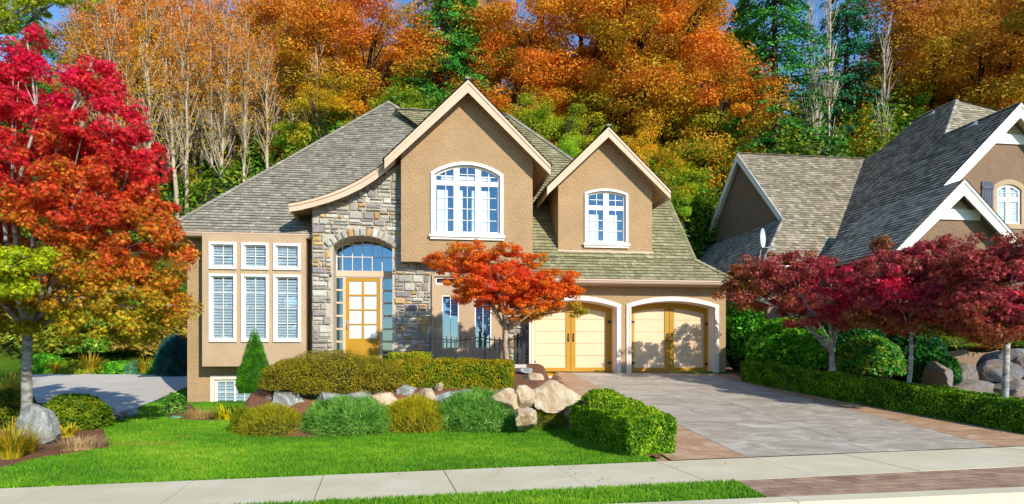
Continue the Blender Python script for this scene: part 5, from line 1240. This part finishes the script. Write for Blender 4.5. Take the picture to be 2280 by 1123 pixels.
rsh('green_shrub','dark green screen of foliage under the eaves of the neighbouring house',2180,700,300,130,22.5,9000,.2,c5('#1c4c10','#3c7418','#6c9424'),seed=140,dep=.8)
# ---- blades: ornamental grasses and hostas
def tuft(name,label,px,yb,n,L,spread,cols,wd=.012,seed=1,group=None,D=None,arch_=1.0,pos=None):
    g=G(px,yb) if pos is None else Vector(pos); r=random.Random(seed); mb=MB(); 
    for i in range(n):
        a=r.uniform(0,6.28); rr_=r.uniform(0,1)**.5*spread*.3; b=Vector((rr_*math.cos(a),rr_*math.sin(a),0)); l=L*r.uniform(.55,1.15); d=Vector((math.cos(a),math.sin(a),0)); out=r.uniform(.2,1)*arch_
        c=k(cols[r.randrange(len(cols))],r.uniform(.75,1.2)); side=Vector((-d.y,d.x,0))*wd*r.uniform(.6,1.2); pts=[]
        for j in range(5): t=j/4; pts.append(b+d*(l*out*.75*t**1.5)+Vector((0,0,l*(t*(1-.45*out*t)))))
        vs=[]
        for j,p in enumerate(pts): w_=side*(1-j/4*.85); vs+=[p-w_,p+w_]
        mb.add(vs,[(2*j,2*j+1,2*j+3,2*j+2) for j in range(4)],c)
    o=mb.build(name,'leaf'); o.location=g; return tag(o,label,'ornamental grass' if 'grass' in name else 'plant',group)
YG=c5('#c8a414','#b8941c','#98901c','#7c8c1c','#d0b83c')
tuft('grass_clump','arching green and gold grass clump at the left edge in front of the boulder',25,1022,420,.62,.5,YG,.010,1)
tuft('grass_clump','second gold grass clump right against the foot of the grey boulder',62,1010,160,.45,.4,YG,.009,2)
tuft('dry_grass','pale straw-coloured dry grass in the mulch right of the grey boulder',180,1000,520,.26,1.2,c5('#c8a884','#b89464','#d8bc94','#a89454'),.006,3,arch_=1.2)
tuft('dry_grass','pale dry grass along the foot of the left house wall',447,930,420,.28,1.6,c5('#c8a468','#b8945c','#a8945c'),.007,4)
tuft('hosta_plant','yellow hosta between the grey boulder and the dry grass',150,975,30,.34,.3,c5('#e0cc1c','#d8b820','#b8b424'),.05,5)
tuft('hosta_plant','yellow hosta beside the basement window at the left end of the bed',512,935,110,.42,1.2,c5('#dccc1c','#c8c020','#88a020'),.045,6)
tuft('tall_grass','tall tan and gold grass at the left edge behind the olive shrub',20,900,320,1.3,1.2,c5('#b8942c','#a8a024','#c8a450'),.014,7)
for i,(px,L,lab) in enumerate(((120,.7,'gold grass tuft beyond the side driveway, nearest the crimson tree trunk'),(200,.95,'largest golden grass tuft beyond the side driveway'),(325,.8,'golden grass tuft beyond the side driveway beside the rounded shrub'))):
    tuft('grass_tuft',lab,px,832,200,L,.7,c5('#c8a41c','#b8981c','#98942c'),.03,20+i,'golden tufts beyond the side driveway')
# ---- rocks
import bmesh
def boulder(label,px,yb,w,h,mat,seed,D=None,dep=None,zb=None,flat=1.0,group='rocks of the garden bank',name='boulder'):
    if D is None: g=G(px,yb); D=g.y; zb_=g.z
    else: zb_=W(px,yb,D).z
    f=D/F; rx=w*f/2; rz=h*f/2; ry=dep if dep else rx*.75; r=random.Random(seed); cx_=W(px,0,D+ry*.5); tz_=T(cx_.x,cx_.y)
    if .02<zb_-tz_<.7: q_=min(zb_-tz_,.14); rz+=q_/2; zb_-=q_
    bm=bmesh.new(); bmesh.ops.create_icosphere(bm,subdivisions=4,radius=1); pl=[]
    for i in range(17):
        n=Vector((r.gauss(0,1),r.gauss(0,1),r.gauss(0,1))).normalized(); pl.append((n,r.uniform(.68,.98)))
    for v in bm.verts:
        d=v.co.normalized(); m=1.25
        for n,o in pl:
            q=d.dot(n)
            if q>.05: m=min(m,o/q)
        m*=1+.05*noise.noise(d*2.5+Vector((seed,0,0)))+.035*noise.noise(d*8+Vector((seed,0,0)))+.015*noise.noise(d*22+Vector((seed,0,0))); v.co=Vector((d.x*rx*m,d.y*ry*m,d.z*rz*m))
    zmax=max(v.co.z for v in bm.verts); zmin=min(v.co.z for v in bm.verts); s_=(2*rz*1.12)/(zmax-zmin)
    for v in bm.verts: v.co.z=(v.co.z-zmin)*s_-2*rz*.12
    me=bpy.data.meshes.new(name); bm.to_mesh(me); bm.free(); me.materials.append(M[mat]); o=bpy.data.objects.new(name,me); COL.objects.link(o)
    c_=W(px,0,D+ry*.5); o.location=(c_.x,D+ry*.5,zb_); o.rotation_euler=(0,0,r.uniform(-.3,.3)); me.polygons.foreach_set('use_smooth',[True]*len(me.polygons))
    try: me.set_sharp_from_angle(angle=R(14))
    except Exception: pass
    return tag(o,label,'boulder',group)
boulder('tall pale grey-blue boulder standing in the mulch beside the crimson tree',93,992,84,92,'rock_grey',1,group=None,dep=.3)
boulder('low grey rock between the lawn and the side driveway, beside the olive shrub',240,940,60,34,'rock_grey',2); boulder('small pale rock at the lawn end of the side driveway',292,930,34,20,'rock_grey',3); boulder('tiny pale kerb rock left of the small pale one',270,934,26,20,'rock_dark',4)
RK=[(650,925,120,74,'rock_grey','shaded grey rock left of the junipers under the olive-brown mound',12.6),(592,908,60,50,'rock_grey','dark grey rock under the cone-shaped spruce',13.1),(686,938,56,34,'rock_grey','pale low rock just left of the left juniper',12.7),(730,910,70,48,'rock_grey','grey rock behind the top of the left juniper',12.5),(790,905,110,46,'rock_grey','flat grey rock hidden below the middle of the olive-brown mound',12.7),
 (858,915,80,50,'rock_cream','cream rock right above the left juniper',12.5),(862,892,66,26,'rock_cream','rust topped slab below the right end of the olive-brown mound',12.9),(903,888,62,38,'rock_grey','grey slab left of the golden mound top',13.0),(948,900,70,44,'rock_cream','tan blocky rock above the golden mound',12.8),(977,872,24,24,'rock_grey','small upright grey stone under the yellow-tipped hedge',13.1),
 (1035,892,110,30,'rock_grey','long flat grey stone above the right juniper',13.0),(1128,905,80,50,'rock_cream','cream blocky rock right of the right juniper',12.6),(1228,908,104,76,'rock_cream','largest cream boulder beside the driveway',12.8),(1165,900,60,52,'rock_cream','cream rock wedged left of the largest boulder',12.7),(1172,942,66,40,'rock_cream','peach coloured rock at the foot of the bank left of the small mound',12.0),
 (1190,858,48,34,'rock_grey','white-grey angular rock at the edge of the driveway below the patio',14.9),(1166,832,30,16,'rock_grey','small pale rock beside the concrete block',15.9),(1000,930,50,30,'rock_cream','low cream rock between the golden mound and the right juniper',12.4),
 (625,900,60,36,'rock_grey','small grey rock between the cone spruce and the shaded grey rock',13.0),(700,905,60,36,'rock_grey','blue-grey rock peeping above the left juniper, under the olive-brown mound',12.9),(830,945,70,44,'rock_cream','buff rock low behind the right end of the left juniper',12.25),(905,920,60,40,'rock_grey','grey block behind the left side of the golden mound',12.55),
 (990,905,62,40,'rock_grey','grey-cream block just right of the golden mound top',12.8),(1075,920,80,48,'rock_cream','buff rock mostly hidden behind the right juniper',12.45),(1085,888,50,30,'rock_cream','small tan stone at the right end of the long flat grey one',12.95),(1200,925,50,44,'rock_cream','small cream rock at the left foot of the largest boulder',12.3),(1262,925,44,60,'rock_cream','ridged cream rock touching the largest boulder beside the hedge',12.9)]
for i,(px,yb,w,h,mt,lab,D) in enumerate(RK): boulder(lab,px,yb,w*(.85 if px<1110 else 1),h*.8,mt if px<760 or i%3 else 'rock_cream',100+i,D=(12.7 if yb>=915 and 710<px<1110 else D+(.1 if px<1110 else 0)),dep=.34) if i not in (17,24,25) else None
for i,(px,yb,w,h,lab) in enumerate(((2085,865,50,60,'small dark rock at the left of the right-hand rockery'),(2140,850,70,42,'blue-grey rock in the upper row of the right-hand rockery'),(2215,848,100,48,'wide tan rock in the upper row of the right-hand rockery'),(2285,842,70,60,'dark rock at the right edge of the rockery'),(2145,892,120,46,'long flat slab in the lower row of the right-hand rockery'),(2250,890,110,46,'brown slab in the lower row behind the nearest maple trunk'),(2230,810,90,34,'grey rock at the top of the right-hand rockery'))):
    boulder(lab,px,yb,w,h,'rock_dark',150+i,D=16.2+(i in(1,2,3))*.7+(i==6)*1.3,dep=.6,group='rocks of the right-hand rockery')
# concrete block, railing
q=PV(1150,820,-2.3); blk=empty('concrete_block',(0,OY,0),YAW,'small grey concrete block at the foot of the black railing','block'); mb=MB(); a_=UZ(1128,828,-2.15),UZ(1172,812,-2.15); mb.box(a_[0][0],a_[1][0],-2.15,-1.93,a_[0][1]-.1,a_[1][1]); mb.build('block','concrete_grey',blk)
rl=empty('railing',(0,OY,0),YAW,'black iron railing with thin pickets round the patio behind the orange maple','railing')
vr=-1.75; zr0=UZ(1060,806,vr)[1]; zr1=UZ(1060,744,vr)[1]
def ru(px): return UZ(px,780,vr)[0]
posts=[ru(962),ru(1069),ru(1166)]
for u_ in posts: mb=MB(); mb.box(u_-.035,u_+.035,vr-.035,vr+.035,1.10,zr1+.06); mb.box(u_-.045,u_+.045,vr-.045,vr+.045,zr1+.061,zr1+.085); mb.build('post','iron',rl)
for vv,u_ in ((vr+1.0,posts[0]-.02),(vr+1.0,posts[2]-.02)): mb=MB(); mb.box(u_-.035,u_+.035,vv-.035,vv+.035,1.10,zr1+.04); mb.build('post','iron',rl)
for a,b in zip(posts,posts[1:]):
    mb=MB(); n=12; f=lambda t:zr1-.02-.10*math.sin(math.pi*t); mb.tube([(a+(b-a)*i/n,vr,f(i/n)-.06) for i in range(n+1)],[.014]*(n+1),6); mb.box(a,b,vr-.012,vr+.012,1.20,1.23); 
    m=int((b-a)/.125)
    for i in range(1,m): t=i/m; u_=a+(b-a)*t; mb.box(u_-.013,u_+.013,vr-.013,vr+.013,1.14,f(t)+.03)
    mb.build('picket_panel','iron',rl)
for u_ in (posts[0]-.02,posts[2]-.02):
    mb=MB(); 
    for z in (1.2,zr1-.05): mb.box(u_-.012,u_+.012,vr+.03,vr+2.1,z,z+.03)
    for i in range(1,15): mb.box(u_-.007,u_+.007,vr+.05+i*.135,vr+.064+i*.135,1.14,zr1)
    mb.build('picket_panel','iron',rl)
g=G(395,931); mb=MB(); mb.tube([(0,0,0),(0,0,.05)],[.17,.16],16); mottled('valve',lin('#4c9464'),lin('#5ca474'),4,.5); o=mb.build('valve_lid','valve'); o.location=g; tag(o,'small green round valve lid set in the mulch at the house corner','lid')
# ---- lawn blades
def lawn():
    N=620000; X=rng.uniform(-12,3.2,N); Y=rng.uniform(5.6,19,N)**1; 
    u=rng.uniform(0,1,N); keep=u< np.clip(9.5/Y,0,1)**1.6; X=X[keep]; Y=Y[keep]
    t=Y-(8.55+.22*X); yf=6.33+.165*X; front=(t< -SWW/ca-.0)&(Y>yf+.01)
    xa=a0.x+(a1.x-a0.x)*(Y-a0.y)/(a1.y-a0.y); front&=X<xa-.02
    back=(t>.0); ok_=front|back; X=X[ok_];Y=Y[ok_]
    def npoly(poly,X,Y):
        c=np.zeros(len(X),bool); n=len(poly)
        for i in range(n):
            x0,y0=poly[i];x1,y1=poly[(i+1)%n]
            if y0==y1: continue
            c^=((y0>Y)!=(y1>Y))&(X<(x1-x0)*(Y-y0)/(y1-y0)+x0)
        return c
    jx=X+rng.normal(0,.015,len(X)); jy=Y+rng.normal(0,.015,len(X))
    bad=npoly(centre_bed,jx,jy)|npoly(left_bed,jx,jy)|npoly(wall_bed,jx,jy)|npoly(back_drive,X,Y)|npoly(drive_poly,X,Y)|((X>2.0+.06*(Y-9))&(Y>8.8))
    vis=(X/Y>-.84)&(X/Y<.62); bad|=~vis
    X=X[~bad];Y=Y[~bad]; Z=np.array([T(x,y) for x,y in zip(X,Y)])-.006
    P=np.stack([X,Y,Z],1); n=len(P); up=np.stack([rng.normal(0,.38,n),rng.normal(0,.38,n),np.ones(n)],1)
    pn_=nz(P*np.array([1,1,0]),.55,3)*.8+nz(P*np.array([1,1,0]),3.1,8)*.45
    C=blend_cols(c5('#4a820a','#62980e','#7cac1a','#a8b434'),.38+pn_*.62+rng.normal(0,.12,n),.15)
    # dry spot
    g_=G(310,990); d=np.sqrt(((X-g_.x)/1.1)**2+((Y-g_.y)/.35)**2); q=rng.random(n)<np.clip(1.1-d,0,1)*.55; C[q]=np.array(lin('#a8a040'))*rng.uniform(.8,1.1,(q.sum(),1))
    N_=np.stack([rng.normal(0,1,n),-np.abs(rng.normal(0,1,n))-.4,rng.normal(0,.2,n)+.5],1)
    sz=rng.uniform(.035,.06,n)*(1+ (Y>12)*.3)
    o=leafmesh('lawn_grass',P,N_,sz,C,'blade','grass',None,spin=up); tag(o,kind='stuff',label='short bright green lawn grass along the pavement',cat='grass')
lawn()
# fallen leaves
n=150; FX=rng.uniform(-8,3,n); FY=rng.uniform(7.6,13,n); FP=np.array([(x,y,T(x,y)+.045) for x,y in zip(FX,FY) if not(2.2>tt(x,y)*0 and False)])
o=leafmesh('fallen_leaves',FP,rng.normal(0,.35,(len(FP),3))+np.array([0,0,1]),.05,blend_cols(c5('#c8641c','#b88a24','#a83a1c'),rng.uniform(0,1,len(FP))),'star','leaf'); tag(o,kind='stuff',label='few fallen orange leaves scattered on the lawn and pavement',cat='fallen leaves')
# ================================================================= CAMERA, SUN, SKY
cam=bpy.data.cameras.new('camera'); co=bpy.data.objects.new('camera',cam); COL.objects.link(co); S.camera=co
co.location=CAM; co.rotation_euler=(R(90),0,0); cam.sensor_width=36; cam.lens=36*F/2280; cam.shift_y=(HY-561.5)/2280; cam.clip_end=3000; cam.clip_start=.1
SUN_AZ=R(34.5); SUN_EL=R(28)
sd=Vector((math.sin(SUN_AZ)*math.cos(SUN_EL),-math.cos(SUN_AZ)*math.cos(SUN_EL),math.sin(SUN_EL)))
sl=bpy.data.lights.new('sun','SUN'); sl.energy=4.3; sl.angle=R(.5); sl.color=(1,.92,.80); so=bpy.data.objects.new('sun',sl); COL.objects.link(so)
so.rotation_euler=sd.to_track_quat('Z','Y').to_euler(); so.location=(10,-10,20)
w=bpy.data.worlds.new('World'); S.world=w; w.use_nodes=True; nt=w.node_tree; bg=nt.nodes['Background']; sky=nt.nodes.new('ShaderNodeTexSky')
sky.sky_type='NISHITA'; sky.sun_disc=False; sky.sun_elevation=SUN_EL; sky.sun_rotation=math.atan2(sd.x,sd.y); sky.air_density=1.0; sky.dust_density=0; sky.ozone_density=3.2
hs=nt.nodes.new('ShaderNodeHueSaturation'); hs.inputs['Saturation'].default_value=1.15; nt.links.new(sky.outputs[0],hs.inputs['Color']); nt.links.new(hs.outputs[0],bg.inputs[0]); bg.inputs[1].default_value=.15
S.view_settings.view_transform='Standard'; S.view_settings.look='None'; S.view_settings.exposure=.45; S.view_settings.gamma=1
S.render.engine='CYCLES'; S.cycles.transparent_max_bounces=12; S.cycles.max_bounces=6
